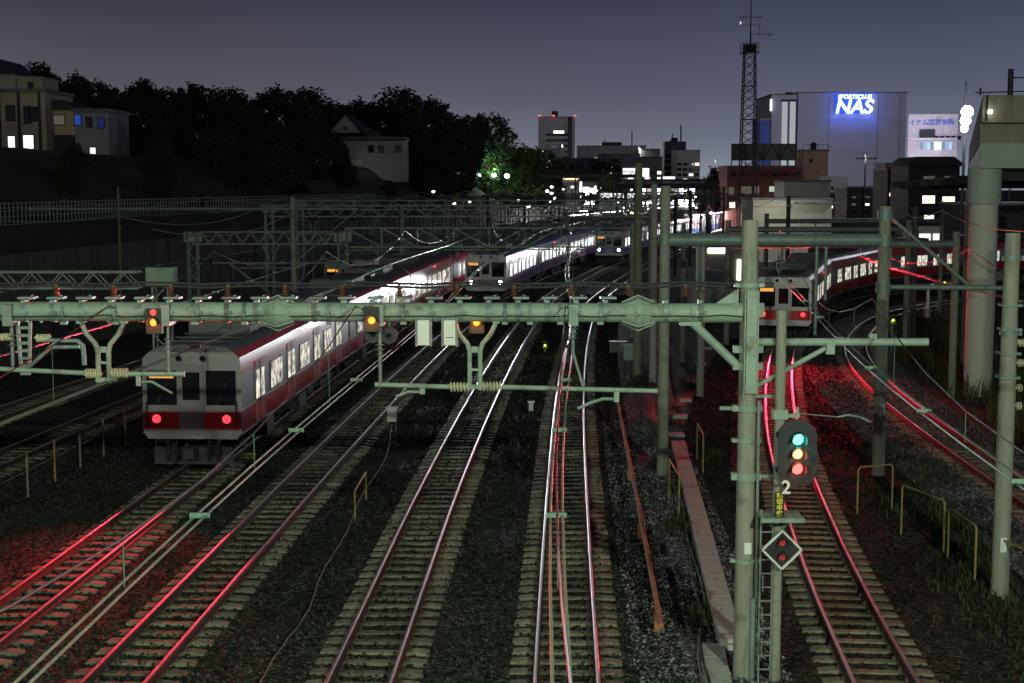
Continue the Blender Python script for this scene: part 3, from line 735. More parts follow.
g_ = G(944, 300); small_signal('far green dwarf signal at the right branch bend', (g_.x, g_.y, 1.3), GY, (.55, 1, .1), 0, e=4, s=1.2)
p = P(334, 281, 78); small_signal('amber signal beside the lattice post of the second gantry', p, GA, (1, .4, .1), 0, e=5, s=1.4)
p = P(514, 236, 150); small_signal('tiny amber signal far behind the lattice gantries', p, GA, (1, .4, .1), 0, e=5, s=2.2)

# ------------------------------------------------------------------ colour-light signal on the right
YS = 24.2
def q(x, y, dy=0): v = P(x, y, YS); return Vector((v.x, YS + dy, v.z))
sg0 = q(778, 683); X0 = q(778, 500).x
sg = thing('colour_light_signal', 'tall oval black colour light signal showing green, amber and red with a 2 below', 'signal', (X0, YS, -.25))
OS = -Vector(sg.location)
def bs(b, n, m, smooth=True): return bl(b, n, m, sg, OS, smooth)
b = MB(); b.tube([(X0, YS, -.25), (X0, YS, q(0, 310).z)], [.095, .085], 16); bs(b, 'post', M['pole'])
zs = q(0, 451).z; xs_ = q(797, 0).x; hw, hh = .33, .58
b = MB(); n = 32; ring = []
for k in range(n):
    a = 2 * math.pi * k / n; cx_ = math.cos(a) * hw; cz_ = math.sin(a) * hw + (hh - hw) * (1 if math.sin(a) > 0 else -1)
    ring.append((xs_ + cx_, cz_ + zs))
b.prism(ring, YS - .26, YS - .23); bs(b, 'backplate', M['black'])
b = MB(); b.box((xs_, YS - .13, zs), (.3, .2, .85)); b.box((xs_ - .18, YS - .1, zs + .3), (.3, .06, .08)); b.box((xs_ - .18, YS - .1, zs - .3), (.3, .06, .08)); bs(b, 'lamp_case', M['dark'], False)
for yy, r_, g1, nm in ((436.5, .095, GT, 'green'), (451, .085, GO, 'amber'), (465.5, .095, GRR, 'red')):
    z = q(0, yy).z
    b = MB(); b.lathe((xs_ , YS - .262, z), [(0, r_), (.02, r_ * .9)], (0, -1, 0), 24); o = bs(b, 'lens', g1); o['label'] = 'lit %s lens' % nm
    b = MB()
    for k in range(13):
        a0 = -.35 + (math.pi + .7) * k / 12; b.box((xs_ + .125 * math.cos(a0), YS - .37, z + .125 * math.sin(a0)), (.036, .22, .008), M=Matrix.Rotation(-a0 + math.pi / 2, 3, 'Y'))
    bs(b, 'hood', M['black'], False)
    lamp('signal_glow', 'POINT', Vector((xs_, YS - .46, z)) + OS, 3, {'green': (.1, 1, .7), 'amber': (1, .5, .2), 'red': (1, .08, .06)}[nm], sg, .05)
b = MB(); z = q(0, 415).z; b.box((X0 + .12, YS - .08, z), (.4, .05, .06)); b.box((X0 + .28, YS - .1, z + .06), (.04, .04, .18)); b.box((X0, YS, z + .02), (.24, .24, .16)); bs(b, 'mounting_bracket', M['paint'], False)
# platform, ladder
z = q(0, 514).z
b = MB(); b.box((q(782, 0).x, YS - .1, z), (.72, .62, .035)); b.box((q(782, 0).x, YS - .41, z - .02), (.74, .03, .07)); b.bar((X0, YS - .02, z - .32), (X0 + .2, YS - .3, z), .05); bs(b, 'platform', M['paint'], False)
b = MB(); xl_ = q(763.5, 0).x
for dx in (0, ): b.bar((xl_, YS - .1, -.2), (xl_, YS - .1, z + .1), .03)
b.bar((X0 - .1, YS - .1, -.2), (X0 - .1, YS - .1, z - .2), .02)
k = 0
while k * .24 < z - .1: b.bar((xl_, YS - .1, k * .24), (X0, YS - .1, k * .24), .022); k += 1
for k in range(3): b.tube([(xl_, YS - .12, .5 + k * .55), (xl_ + .03, YS - .22, .58 + k * .55), (xl_ + .03, YS - .22, .3 + k * .55)], .012, 6)
bs(b, 'ladder', M['paint2'], False)
# diamond frame with two dim red lamps
zd = q(0, 546).z; rd = .33
b = MB(); c4 = [(X0 + .035 + rd, zd), (X0 + .035, zd + rd), (X0 + .035 - rd, zd), (X0 + .035, zd - rd)]
b.prism(c4[::-1], YS - .24, YS - .22); bs(b, 'diamond_plate', M['black'], False)
b = MB()
for k in range(4):
    a, c = c4[k], c4[(k + 1) % 4]; b.bar((a[0], YS - .26, a[1]), (c[0], YS - .26, c[1]), .045, .035)
bs(b, 'diamond_frame', M['white'], False)
GD = glow('dim_red_lens', (.8, .02, .04), .35)
for dz in (.12, -.13):
    b = MB(); b.lathe((X0 + .04, YS - .245, zd + dz), [(0, .06), (.02, .055)], (0, -1, 0), 14); bs(b, 'lens', GD)
    b = MB()
    for k in range(9):
        a0 = math.pi * k / 8; b.box((X0 + .04 + .08 * math.cos(a0), YS - .31, zd + dz + .08 * math.sin(a0)), (.034, .13, .008), M=Matrix.Rotation(-a0 + math.pi / 2, 3, 'Y'))
    bs(b, 'hood', M['black'], False)
def text(body, name, size, loc, m, parent=None, rx=math.pi / 2, ex=.004, shear=0, off=0, sx=1, align='CENTER', rz=0, lh=1):
    c = bpy.data.curves.new(name, 'FONT'); c.body = body; c.size = size; c.extrude = ex; c.shear = shear; c.offset = off; c.align_x = align; c.align_y = 'CENTER'; c.space_line = lh
    o = bpy.data.objects.new(name, c); col.objects.link(o); 
    dg = bpy.context.evaluated_depsgraph_get(); me = bpy.data.meshes.new_from_object(o.evaluated_get(dg))
    me.name = name; bpy.data.objects.remove(o); me.materials.clear(); me.materials.append(m)
    r = link(name, me, parent, loc); r.rotation_euler = (rx, 0, rz); r.scale = (sx, 1, 1); return r
text('2', 'number', .32, Vector(q(781.5, 484)) + Vector((0, -.42, .02)) + OS, M['white'], sg, off=.006)
b = MB(); b.box((q(779.5, 0).x, YS - .30, q(0, 501).z), (.155, .03, .44)); bs(b, 'notice_plate', M['black'], False)
YEL = mat('yellow_reflective', (.85, .72, .03), .4, var=.03)
text('踏\n切\n中\n継', 'notice_lettering', .103, Vector((q(779.5, 0).x, YS - .318, q(0, 501).z)) + OS, YEL, sg, off=.003, lh=1.0, ex=.002)

# ------------------------------------------------------------------ second pipe gantry over the right track
def pole(name, label, x, y, ztop, r, m, group='concrete catenary poles', base=-.3, bands=True, cat='pole'):
    t = thing(name, label, cat, (x, y, 0), 0, group)
    b = MB(); b.tube([(0, 0, base), (0, 0, ztop * .5), (0, 0, ztop)], [r * 1.08, r, r * .88], 20); b.build('post', m, t)
    if bands:
        for k, z in enumerate((ztop * .93, ztop * .72)):
            b = MB(); b.tube([(0, 0, z - .05), (0, 0, z + .05)], r * 1.12, 20); b.box((r * 1.2, 0, z), (.08, .1, .1)); b.build('pole_band', M['paint2'], t)
    return t
Y2 = 42.0
def p2(x, y): return P(x, y, Y2)
g2 = thing('catenary_gantry', 'second pipe gantry, green beam over the right curving track', 'gantry', (p2(664, 0).x, Y2, 0))
O2 = -Vector(g2.location)
def b2(b, n, m, s=True): return bl(b, n, m, g2, O2, s)
zb2 = p2(0, 240).z; x2l = p2(664, 0).x; x2r = p2(882, 0).x
b = MB(); b.tube([(x2l, Y2, zb2), (x2r, Y2, zb2)], .19, 18)
for k in range(9): b.tube([(x2l + .7 * k + .3, Y2, zb2), (x2l + .7 * k + .32, Y2, zb2)], .2, 18)
b2(b, 'beam', M['paint2'])
b = MB(); b.tube([(x2l, Y2, -.3), (x2l, Y2, 4), (x2l, Y2, p2(0, 186).z)], [.17, .16, .15], 20); b2(b, 'post', M['pole'])
b = MB(); b.tube([(x2r, Y2, -.3), (x2r, Y2, 4), (x2r, Y2, p2(0, 206).z)], [.19, .18, .165], 20); b2(b, 'post', M['pole'])
for X, z in ((x2l, zb2), (x2r, zb2), (x2r, p2(0, 215).z), (x2r, p2(0, 287).z), (x2r, p2(0, 380).z)):
    b = MB(); b.tube([(X, Y2, z - .16), (X, Y2, z + .16)], .215, 20); b2(b, 'pole_band', M['paint2'])
for x, yb_ in ((815, 335), (825, 300), (697, 290), (703, 290)):
    b = MB(); c = p2(x, yb_); b.tube([(c.x, Y2, zb2), (c.x, Y2, c.z)], .05, 8); b2(b, 'drop_bracket', M['paint2'])
b = MB(); b.tube([(x2r, Y2, p2(0, 287).z), (p2(1014, 0).x, Y2, p2(0, 288).z)], .075, 12); b2(b, 'side_arm', M['paint2'])
b = MB(); b.tube([(x2r, Y2, p2(0, 213).z), (p2(966, 0).x, Y2, p2(0, 284).z)], .055, 10); b2(b, 'brace', M['paint2'])
b = MB(); b.tube([(p2(927, 0).x, Y2, p2(0, 287).z), (p2(927, 0).x, Y2, p2(0, 318).z)], .05, 10)
for k in range(4): b.lathe((p2(927, 0).x, Y2, p2(0, 318 - 3 * k).z), [(0, .05), (.02, .12), (.04, .05)], n=12)
b2(b, 'hanging_insulator', M['paint2'])
b = MB(); b.box((x2r + .02, Y2 - .2, p2(0, 409).z), (.16, .03, .34)); b2(b, 'number_plate', M['white'], False)

for (x, ybase, ytop, r, m, lab) in (
    (652.5, 377, 184, .155, 'polelight', 'pale concrete pole just left of the second gantry post'),
    (637, 372, 163, .19, 'polepast', 'dark mossy concrete pole, tallest of the middle group of poles'),
    (682, 356, 223, .13, 'pole', 'slim concrete pole right of the second gantry post'),
    (912, 338, 207, .17, 'pole', 'concrete pole behind the second gantry right post'),
    (1000, 583, 233, .17, 'pole', 'thick pale green concrete pole carrying ring insulators at the right edge'),
    (965, 368, 200, .20, 'polelight', 'grey pole just left of the viaduct pier'),
    (295, 352, 197, .14, 'pole', 'green grey pole rising behind the second lattice gantry at the left'),
    (134, 300, 215, .15, 'pole', 'pole carrying a braced arm at the far left'),
    (786, 330, 196, .13, 'dark', 'dark pole in front of the beige low building'),
    (122, 330, 187, .07, 'polepast', 'thin short pole on the dark left embankment')):
    p = G(x, ybase); z = P(x, ytop, p.y).z
    t = pole('catenary_pole', lab, p.x, p.y, z, r, M[m])
    if x == 1000:
        for yy in (343, 363, 388, 406):
            zz = P(x, yy, p.y).z
            b = MB(); b.tube([(.15, 0, zz), (.3, -.02, zz)], .02, 8)
            for dx in (.2, .26): b.lathe((dx, 0, zz), [(0, .05), (.01, .085), (.03, .085), (.04, .05)], (1, 0, 0), 14)
            b.build('ring_insulator', M['insul'], t)
        b = MB(); b.box((-.02, -.185, P(x, 543, p.y).z), (.13, .02, .3)); b.build('number_plate', M['white'], t, False)
        b = MB()
        for k in range(4): b.box((0, 0, P(x, 305 + k * 24, p.y).z), (.40, .36, .05))
        b.build('pole_band', M['paint2'], t, False)
        w1 = MB()
        for k, yy in enumerate((343, 363, 388, 406)):
            zz = P(x, yy, p.y).z; a = Vector((p.x + .35, p.y, zz)); e_ = Vector((p.x + 2.2, p.y - 14, .8 + .35 * k))
            pts = [a.lerp(e_, t_ / 10) - Vector((0, 0, .5 * math.sin(math.pi * t_ / 10))) for t_ in range(11)]
            w1.tube(pts, .014, 6)
        tag(w1.build('cable_bundle', M['wire']), 'four thin cables falling from the ring insulators of the right edge pole', 'cable')
    if x == 134:
        zz = P(0, 235, p.y).z; b = MB(); b.tube([(-14, 0, zz), (4.3, 0, zz)], .09, 8); b.tube([(.1, 0, zz - 1.6), (2.6, 0, zz)], .05, 8)
        for xx in (-6.5, -3.6, 2.4): b.tube([(xx, 0, zz), (xx, 0, zz - 1.3)], .07, 8)
        b.build('arm', M['paint2'], t)
    if x == 295:
        zz = P(0, 209, p.y).z; b = MB(); b.tube([(-13, 0, zz), (3.2, 0, zz)], .07, 8); b.tube([(3.2, 0, zz), (.1, 0, zz - 2.6)], .04, 8); b.build('arm', M['paint2'], t)
        zz = P(0, 263, p.y).z; b = MB(); b.tube([(-4, 0, zz), (2.2, 0, zz), (2.6, 0, zz - .15), (2.5, 0, zz - .5), (2, 0, zz - .55)], .05, 8); b.tube([(-3.2, 0, zz), (-1.2, 0, zz - 1.5)], .05, 8); b.build('swing_arm', M['paint2'], t)

# ------------------------------------------------------------------ lattice gantries, nearer ones detailed, then rows fading into the distance
def truss(b, x0, x1, y, z0, z1, pitch, w=.5, c=.06, warren=True):
    for yy in (y - w / 2, y + w / 2):
        b.bar((x0, yy, z0), (x1, yy, z0), c); b.bar((x0, yy, z1), (x1, yy, z1), c)
        n = max(2, round((x1 - x0) / pitch)); d = (x1 - x0) / n
        for k in range(n):
            a = x0 + k * d
            if warren: b.bar((a, yy, z0), (a + d / 2, yy, z1), c * .6); b.bar((a + d / 2, yy, z1), (a + d, yy, z0), c * .6)
            else:
                b.bar((a, yy, z0), (a, yy, z1), c * .7)
                if k < n / 2: b.bar((a, yy, z1), (a + d, yy, z0), c * .6)
                else: b.bar((a, yy, z0), (a + d, yy, z1), c * .6)
def lattice_post(b, x, y, z0, z1, w=.5, c=.06, pitch=.5):
    for dx in (-w / 2, w / 2):
        for dy in (-w / 2, w / 2): b.bar((x + dx, y + dy, z0), (x + dx, y + dy, z1), c)
    n = int((z1 - z0) / pitch)
    for k in range(n):
        z = z0 + k * (z1 - z0) / n; s = 1 if k % 2 else -1
        b.bar((x - s * w / 2, y - w / 2, z), (x + s * w / 2, y - w / 2, z + (z1 - z0) / n), c * .5)
def gantry(label, segs, posts, Y, parent_m='paint2', c=.06, rods=(), group='lattice catenary gantries'):
    t = thing('lattice_gantry', label, 'gantry', (posts[0][0], Y, 0), 0, group); off = -Vector(t.location)
    for (x0, x1, z0, z1, pitch, wr) in segs:
        b = MB(); truss(b, x0, x1, Y, z0, z1, pitch, c=c, warren=wr)
        bl(b, 'beam', M[parent_m], t, off, False)
    for (x, z, kind) in posts:
        b = MB()
        if kind == 'L': lattice_post(b, x, Y, -.3, z, c=c)
        else: b.tube([(x, Y, -.3), (x, Y, z)], .16, 12)
        if kind == 'L': b.box((x, Y, z - .25), (.9, .56, .55))
        bl(b, 'post', M[parent_m], t, off, False)
    for (x, z0, z1) in rods:
        b = MB()
        for s in (-1, 1): b.tube([(x + s * .5, Y, z0), (x + s * .12, Y, z0 - .7), (x + s * .1, Y, z1)], .045, 6)
        b.tube([(x - 1.8, Y, z1 + .1), (x + 1.6, Y, z1 + .1)], .035, 6)
        bl(b, 'drop_bracket', M[parent_m], t, off)
    return t
YL = 47
pA = P(0, 290, YL); xLe = P(163, 0, YL).x
gantry('short lattice gantry beam ending above the left fence, just behind the nearest pipe beam', [(-27, xLe - .7, P(0, 288, YL).z, P(0, 272, YL).z, .98, True)], [(xLe, P(0, 268, YL).z, 'L'), (-27, 6, 'L')], YL, 'paint', .055)
YM = 80
zlo, zhi = P(0, 244, YM).z, P(0, 232, YM).z
gantry('long lattice gantry with two different truss beams across the left and centre tracks', [(P(195, 0, YM).x, P(343, 0, YM).x, zlo, zhi, .95, True), (P(347, 0, YM).x, P(632, 0, YM).x, P(0, 247, YM).z, P(0, 228, YM).z, 2.1, False)],
       [(P(195, 0, YM).x, zhi, 'L'), (P(344, 0, YM).x, zhi, 'L'), (P(632, 0, YM).x, P(0, 222, YM).z, 'P')], YM, 'paint', .06,
       rods=[(P(272, 0, YM).x, zlo, 3.6), (P(381, 0, YM).x, zlo, 4.6), (P(470, 0, YM).x, zlo, 4.6), (P(560, 0, YM).x, zlo, 4.6)])
for i, Y in enumerate((100, 118, 136, 155, 176, 198, 222, 248)):
    a = xat(TR['I'], Y) - 3 - (i % 2) * 3; c_ = xat(TR['C'], Y) + 4
    z0 = 6.1 + .15 * (i % 3); rods = [(xat(TR[k], Y), z0, 4.8) for k in 'IJKABC']
    mid = (xat(TR['J'], Y) + xat(TR['K'], Y)) / 2
    gantry('lattice gantry number %s beyond the long two part gantry, dark against the lit station' % ['one', 'two', 'three', 'four', 'five', 'six', 'seven', 'eight'][i],
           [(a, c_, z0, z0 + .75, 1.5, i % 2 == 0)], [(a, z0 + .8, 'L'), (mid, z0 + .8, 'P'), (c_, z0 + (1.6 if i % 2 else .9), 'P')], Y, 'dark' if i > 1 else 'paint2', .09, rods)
for i, Y in enumerate((58, 77, 95)):
    a = xat(TR['D'], Y) - 3.2; c_ = xat(TR['F'], Y) + 2.6; z0 = 5.9
    t = thing('pipe_gantry', 'pipe gantry over the right curve, %s behind the second pipe gantry' % ['first', 'second', 'third'][i], 'gantry', (a, Y, 0), 0, 'pipe gantries over the right curve')
    off = -Vector(t.location)
    b = MB(); b.tube([(a, Y, z0), (c_, Y, z0)], .15, 12); bl(b, 'beam', M['paint2'], t, off)
    for X in (a, c_): b = MB(); b.tube([(X, Y, -.3), (X, Y, z0 + .5)], .15, 12); bl(b, 'post', M['pole'], t, off)
    for k in 'DF': b = MB(); X = xat(TR[k], Y); b.tube([(X, Y, z0), (X, Y, 4.9)], .05, 8); b.tube([(X - .8, Y, 4.95), (X + .8, Y, 4.95)], .035, 8); bl(b, 'drop_bracket', M['paint2'], t, off)

# ------------------------------------------------------------------ overhead wires
def wires(key, label, y0=3, y1=230, z=5.0):
    path = [p for p in TR[key] if y0 <= p.y <= y1] if key not in 'DF' else TR[key][1:-3]
    t = thing('overhead_wire', label, 'wire', (path[0].x, path[0].y, 0), 0, 'overhead contact wires'); off = -Vector((path[0].x, path[0].y, 0))
    S = arc(path); b = MB(); b2_ = MB(); b3 = MB()
    n = int(S[-1] / 2.5)
    pc, pm = [], []
    for k in range(n):
        s = k * 2.5; p, tt = sample(path, s, S); zig = -.15 * math.sin(s / 22 * math.pi)
        r = Vector((tt.y, -tt.x, 0))
        ph = ((s - 20) / 20) % 1
        pc.append(p + r * (zig - .06) + Vector((0, 0, z))); pm.append(p + r * (zig + .06) + Vector((0, 0, z + .02)))
        if k % 2 == 0 and p.y < 120 and k < 60:
            b3 = MB(); b3.box(p + r * zig + Vector((0, 0, z + .02)), (.2, .03, .05), M=Matrix.Rotation(math.atan2(tt.y, tt.x) - math.pi / 2, 3, 'Z')); bl(b3, 'spacer', M['wire'], t, off, False)
        if k % 2 == 1 and p.y < 130:
            zm = z + .35 + .9 * (abs(ph - .5) * 2) ** 2
            b3 = MB(); b3.tube([p + r * zig + Vector((0, 0, z)), p + r * zig + Vector((0, 0, zm))], .005, 4, caps=False); bl(b3, 'dropper', M['wire'], t, off, False)
    b.tube(pc, .013, 6); bl(b, 'contact_wire', M['wire'], t, off)
    b2_.tube(pm, .013, 6); bl(b2_, 'contact_wire', M['wire'], t, off)
    mm = MB(); pts = []
    for k in range(n):
        s = k * 2.5; p, tt = sample(path, s, S); r = Vector((tt.y, -tt.x, 0)); ph = ((s - 20) / 20) % 1
        pts.append(p - r * .15 * math.sin(s / 22 * math.pi) + Vector((0, 0, z + .35 + .9 * (abs(ph - .5) * 2) ** 2)))
    mm.tube(pts, .011, 6); bl(mm, 'messenger_wire', M['wiredark'], t, off)
WL = {'A': 'overhead wire above the left centre track', 'B': 'twin green overhead wire crossing the lower left above the second centre track', 'C': 'twin green overhead wire seen against the sleepers of the straight centre track',
      'K': 'overhead wire above the left track with the red banded train', 'J': 'overhead wire above the dark track beyond the left fence', 'D': 'overhead wire above the right curving track', 'F': 'overhead wire above the rusty branch track'}
for k, v in WL.items(): wires(k, v)

# ------------------------------------------------------------------ trackside
# rusty pipe lying along the gravel
a = G(661, 626, .25); c_ = G(617, 398, .35)
t = thing('rusty_pipe', 'long orange rusty pipe laid along the gravel beside the centre track', 'pipe', (a.x, a.y, 0)); off = -Vector((a.x, a.y, 0))
b = MB(); b.tube([a, a.lerp(c_, .33) + Vector((.02, 0, 0)), a.lerp(c_, .66), c_], .055, 12); bl(b, 'pipe', M['rust'], t, off)
for u in (.04, .3, .55, .8): b = MB(); pp = a.lerp(c_, u); b.box((pp.x, pp.y, .02), (.12, .12, .42)); bl(b, 'pipe_support', M['rust'], t, off, False)
# concrete cable duct
t = thing('cable_duct', 'pale concrete cable duct with stepped end running beside the gravel', 'cable duct', (G(700, 560).x, G(700, 560).y, 0)); off = -Vector(t.location)
dc = [(678, 440), (686, 470), (697, 510), (710, 560), (722, 605), (731, 635)]
wp = [G(x, y, .0) for x, y in dc]; ss = arc(wp); L_ = ss[-1]; k = 0; ln = .5
b = MB()
while k * ln < L_:
    p, tt = sample(wp, min(L_ - .01, k * ln + ln / 2), ss)
    b.box((p.x, p.y, -.12 + rnd.uniform(-.004, .004)), (.44, ln - .012, .22), rz=math.atan2(tt.y, tt.x) - math.pi / 2 + rnd.uniform(-.006, .006)); k += 1
bl(b, 'duct_lid', M['slab'], t, off, False)
b = MB(); wp = [G(737, 760), G(720, 683), G(712, 640)]
ss = arc(wp); k = 0
while k * ln < ss[-1]:
    p, tt = sample(wp, min(ss[-1] - .01, k * ln + ln / 2), ss)
    b.box((p.x, p.y, -.2 + rnd.uniform(-.004, .004)), (.46, ln - .012, .14), rz=math.atan2(tt.y, tt.x) - math.pi / 2); k += 1
bl(b, 'lower_duct_lid', M['slab'], t, off, False)
# stepping slabs further up and a dark retaining kerb
wp = [G(x, y) for x, y in ((676, 430), (680, 412), (685, 396), (692, 378), (700, 360), (706, 345))]
for k, p in enumerate(wp):
    o = MB().box((0, 0, 0), (.5 + rnd.uniform(-.05, .1), .45, .1), rz=rnd.uniform(-.1, .1)).build('stepping_slab', M['slab'], None, False, p + Vector((0, 0, -.16)))
    tag(o, 'small concrete slab on the earth between the poles, %s from the duct end' % ['first', 'second', 'third', 'fourth', 'fifth', 'sixth'][k], 'slab', 'slabs in line with the cable duct')
def path_wall(name, label, pts, z0, z1, w, m, cat='wall'):
    b = MB(); pl = offs(pts, -w / 2); pr = offs(pts, w / 2); vs = []
    for a_, c__ in zip(pl, pr): vs += [(a_.x, a_.y, z0), (c__.x, c__.y, z0), (c__.x, c__.y, z1), (a_.x, a_.y, z1)]
    n = len(pts); fs_ = [(0, 1, 2, 3), ((n - 1) * 4 + 3, (n - 1) * 4 + 2, (n - 1) * 4 + 1, (n - 1) * 4)]
    for i in range(n - 1):
        for k_ in range(4): fs_.append((i * 4 + k_, i * 4 + 4 + k_, i * 4 + 4 + (k_ + 1) % 4, i * 4 + (k_ + 1) % 4))
    b.add(vs, fs_); return tag(b.build(name, m, None, False), label, cat)
kp = smooth([(G(733, 400).x, 36), (G(720, 400).x, 44), (G(712, 370).x, 54), (G(722, 350).x, 66), (G(735, 340).x, 78)], 1)
0 and path_wall('retaining_kerb', 'low dark concrete kerb between the earth strip and the right curve', [p for p in offs(TR['D'], -2.6) if 20 < p.y < 90], -.3, .12, .22, M['slab'])
# snaking cables
def cable(label, pix, r, m, z=-.14):
    pts = smooth([(G(x, y).x, G(x, y).y) for x, y in pix], .25)
    b = MB(); b.tube([p + Vector((0, 0, z + r + .015 * math.sin(i * 1.3))) for i, p in enumerate(pts)], r, 6); tag(b.build('ground_cable', m), label, 'cable', 'cables lying on the ground')
cable('dark thick ground cable snaking along the left edge of the cable duct', [(735, 760), (712, 683), (700, 640), (703, 610), (694, 580), (690, 545), (680, 515), (674, 480), (664, 450), (655, 415), (650, 395)], .022, M['wiredark'])
cable('grey ground cable weaving beside the dark one along the duct', [(730, 740), (706, 683), (697, 645), (706, 600), (696, 560), (686, 530), (683, 500), (668, 470), (660, 440), (648, 395), (650, 380)], .018, M['hose'])
cable('thin pale cable curling over the mossy ballast between the centre tracks', [(256, 683), (275, 648), (308, 606), (320, 570), (345, 530), (362, 490), (385, 455), (392, 420)], .013, M['hose'])
# handrails
def handrail(label, p0, p1, h, mname='yellow', grp='yellow inverted U handrails'):
    p0 = Vector((*p0, -.3)); p1 = Vector((*p1, -.3)); d = (p1 - p0).normalized() * .07
    b = MB(); b.tube([p0, p0 + Vector((0, 0, h + .22)), p0 + d + Vector((0, 0, h + .3)), p1 - d + Vector((0, 0, h + .3)), p1 + Vector((0, 0, h + .22)), p1], .026, 8)
    b.v = [tuple(Vector(v) - p0) for v in b.v]
    return tag(b.build('handrail', M[mname], loc=p0), label, 'handrail', grp)
handrail('yellow inverted U handrail on the right verge, farthest from the viewer', (8.95, 36.9), (9.95, 37.3), 1.0)
handrail('yellow handrail on the right verge, sloping, second from the far one', (9.5, 34.7), (10.0, 32.9), 1.0)
handrail('yellow handrail left of the thick right edge pole', (9.95, 32.4), (10.0, 30.6), .95)
handrail('yellow handrail cut by the right edge of the picture', (10.15, 29.4), (10.5, 27.8), .95)
handrail('narrow yellow handrail at the far end of the cable duct', (G(669, 492).x, G(669, 492).y), (G(679, 512).x, G(679, 512).y), .9)
handrail('slim yellow handrail beside the dark bank right of the cable duct', (G(697, 452).x, G(697, 452).y), (G(703, 465).x, G(703, 465).y), .9)
handrail('thin yellow loop rail between the left centre tracks', (G(355, 512).x, G(355, 512).y), (G(366, 492).x, G(366, 492).y), .55)
handrail('thin loop rail beside the rusty branch track at the right', (12.0, 34.5), (12.3, 33.6), .9, 'rust')
# left fence of posts with top rail
t = thing('post_fence', 'low fence of thin posts with two rails between the left tracks', 'fence', (-13.2, 38, 0)); off = -Vector(t.location)
fp = [(-14.2, 15), (-13.8, 24), (-13.3, 38), (-12.3, 52), (-10.9, 70), (-9.6, 86)]
fp = smooth(fp, 1.0); S = arc(fp); s = 0; b = MB(); tops = []
while s < S[-1]:
    p, _ = sample(fp, s, S); tops.append(p); bb = MB(); bb.bar((p.x, p.y, -.3), (p.x, p.y, 1.0), .05); bl(bb, 'post', M['rust'] if rnd.random() < .3 else M['hose'], t, off, False); s += 2.0
for z, r in ((.98, .022), (.5, .016)):
    b = MB(); b.tube([p + Vector((0, 0, z)) for p in tops], r, 6); bl(b, 'rail', M['hose'], t, off)
# marker posts, equipment boxes and a hut by the track
def cabinet(label, x, y, w, d, h, m='paint2', legs=.3):
    t = thing('equipment_cabinet', label, 'cabinet', (x, y, -.2))
    b = MB(); b.box((0, 0, legs + h / 2), (w, d, h)); b.box((0, 0, legs + h + .02), (w + .08, d + .08, .05)); b.build('cabinet_body', M[m], t, False)
    b = MB(); b.box((0, -d / 2 - .008, legs + h / 2), (w * .86, .012, h * .88)); b.box((w * .3, -d / 2 - .03, legs + h / 2), (.03, .03, .12)); b.build('door', M[m], t, False)
    for sx_ in (-1, 1): MB().box((sx_ * w * .4, 0, legs / 2), (.05, d * .8, legs)).build('leg', M['dark'], t, False)
p = G(628, 372); cabinet('small grey equipment box on legs between the pale poles', p.x, p.y, .42, .3, .65, legs=.75)
p = G(591.5, 405 + 40); cabinet('small pale box on a stake beside the left centre rail', G(392, 430).x, G(392, 430).y, .3, .2, .45, 'white', .5)
p = G(531, 412); cabinet('tiny pale marker box between the two centre tracks', p.x, p.y, .16, .12, .3, 'white', .25)
p = G(602, 352); cabinet('low grey battery box beside the straight centre track', G(538 + 80, 352).x, G(618, 352).y, .8, .4, .5, legs=.2)
# hut with pitched lid at the middle right
p = G(710, 318); t = thing('relay_hut', 'grey relay hut with hipped roof behind the pale poles', 'hut', (p.x, p.y, -.2))
MB().box((0, 0, 1.25), (2.6, 2.6, 2.5)).build('wall', M['polelight'], t, False)
b = MB(); b.add([(-1.45, -1.45, 2.5), (1.45, -1.45, 2.5), (1.45, 1.45, 2.5), (-1.45, 1.45, 2.5), (-.5, 0, 3.1), (.5, 0, 3.1)], [(3, 2, 1, 0), (0, 1, 5, 4), (1, 2, 5), (2, 3, 4, 5), (3, 0, 4)]); b.build('roof', M['paint2'], t, False)
MB().box((-.4, -1.31, 1.1), (.8, .03, 2.0)).build('door', M['paint2'], t, False)
print('part2 ok')
# ------------------------------------------------------------------ the wooded hill on the left
def jx(y):
    return xat(TR['J'], y) if y < 400 else 73 + (y - 400) * .3
def edge(y): return jx(y) - 11.2
HP = [(0, -.35), (.25, 5.2), (1.4, 6.1), (2.8, 6.2), (4.2, 7.6), (7.5, 10.2), (12, 10.6), (30, 11.5), (80, 14), (200, 16)]
def hill_z(d):
    if d <= 0: return -.3
    for (a, za), (b_, zb_) in zip(HP, HP[1:]):
        if a <= d <= b_: return za + (zb_ - za) * (d - a) / (b_ - a)
    return 16
def hill_s(y):   # the hill falls away towards the station
    return 1 if y < 205 else max(.03, 1 - (y - 205) / 45)
def hz(x, y): return hill_z(edge(y) - x) * hill_s(y)
b = MB(); vs = []; ds = [0, .12, .25, .8, 1.4, 2.1, 2.8, 3.5, 4.2, 5.2, 6.3, 7.5, 9.5, 12, 16, 22, 30, 42, 60, 80, 120, 200]
ys = [8 + 3.5 * k for k in range(90)] + [330, 345, 360, 380, 400, 440, 500]
for y in ys:
    for d in ds:
        n_ = rnd.uniform(-.14, .14) if 1 < d < 60 else 0
        vs.append((edge(y) - d + n_, y, hill_z(d) * hill_s(y) + (n_ * 1.2 if d > 3 else 0)))
nd = len(ds)
b.add(vs, [(j * nd + i, (j + 1) * nd + i, (j + 1) * nd + i + 1, j * nd + i + 1) for j in range(len(ys) - 1) for i in range(nd - 1)])
tag(b.build('hill', M['hill']), kind='structure')
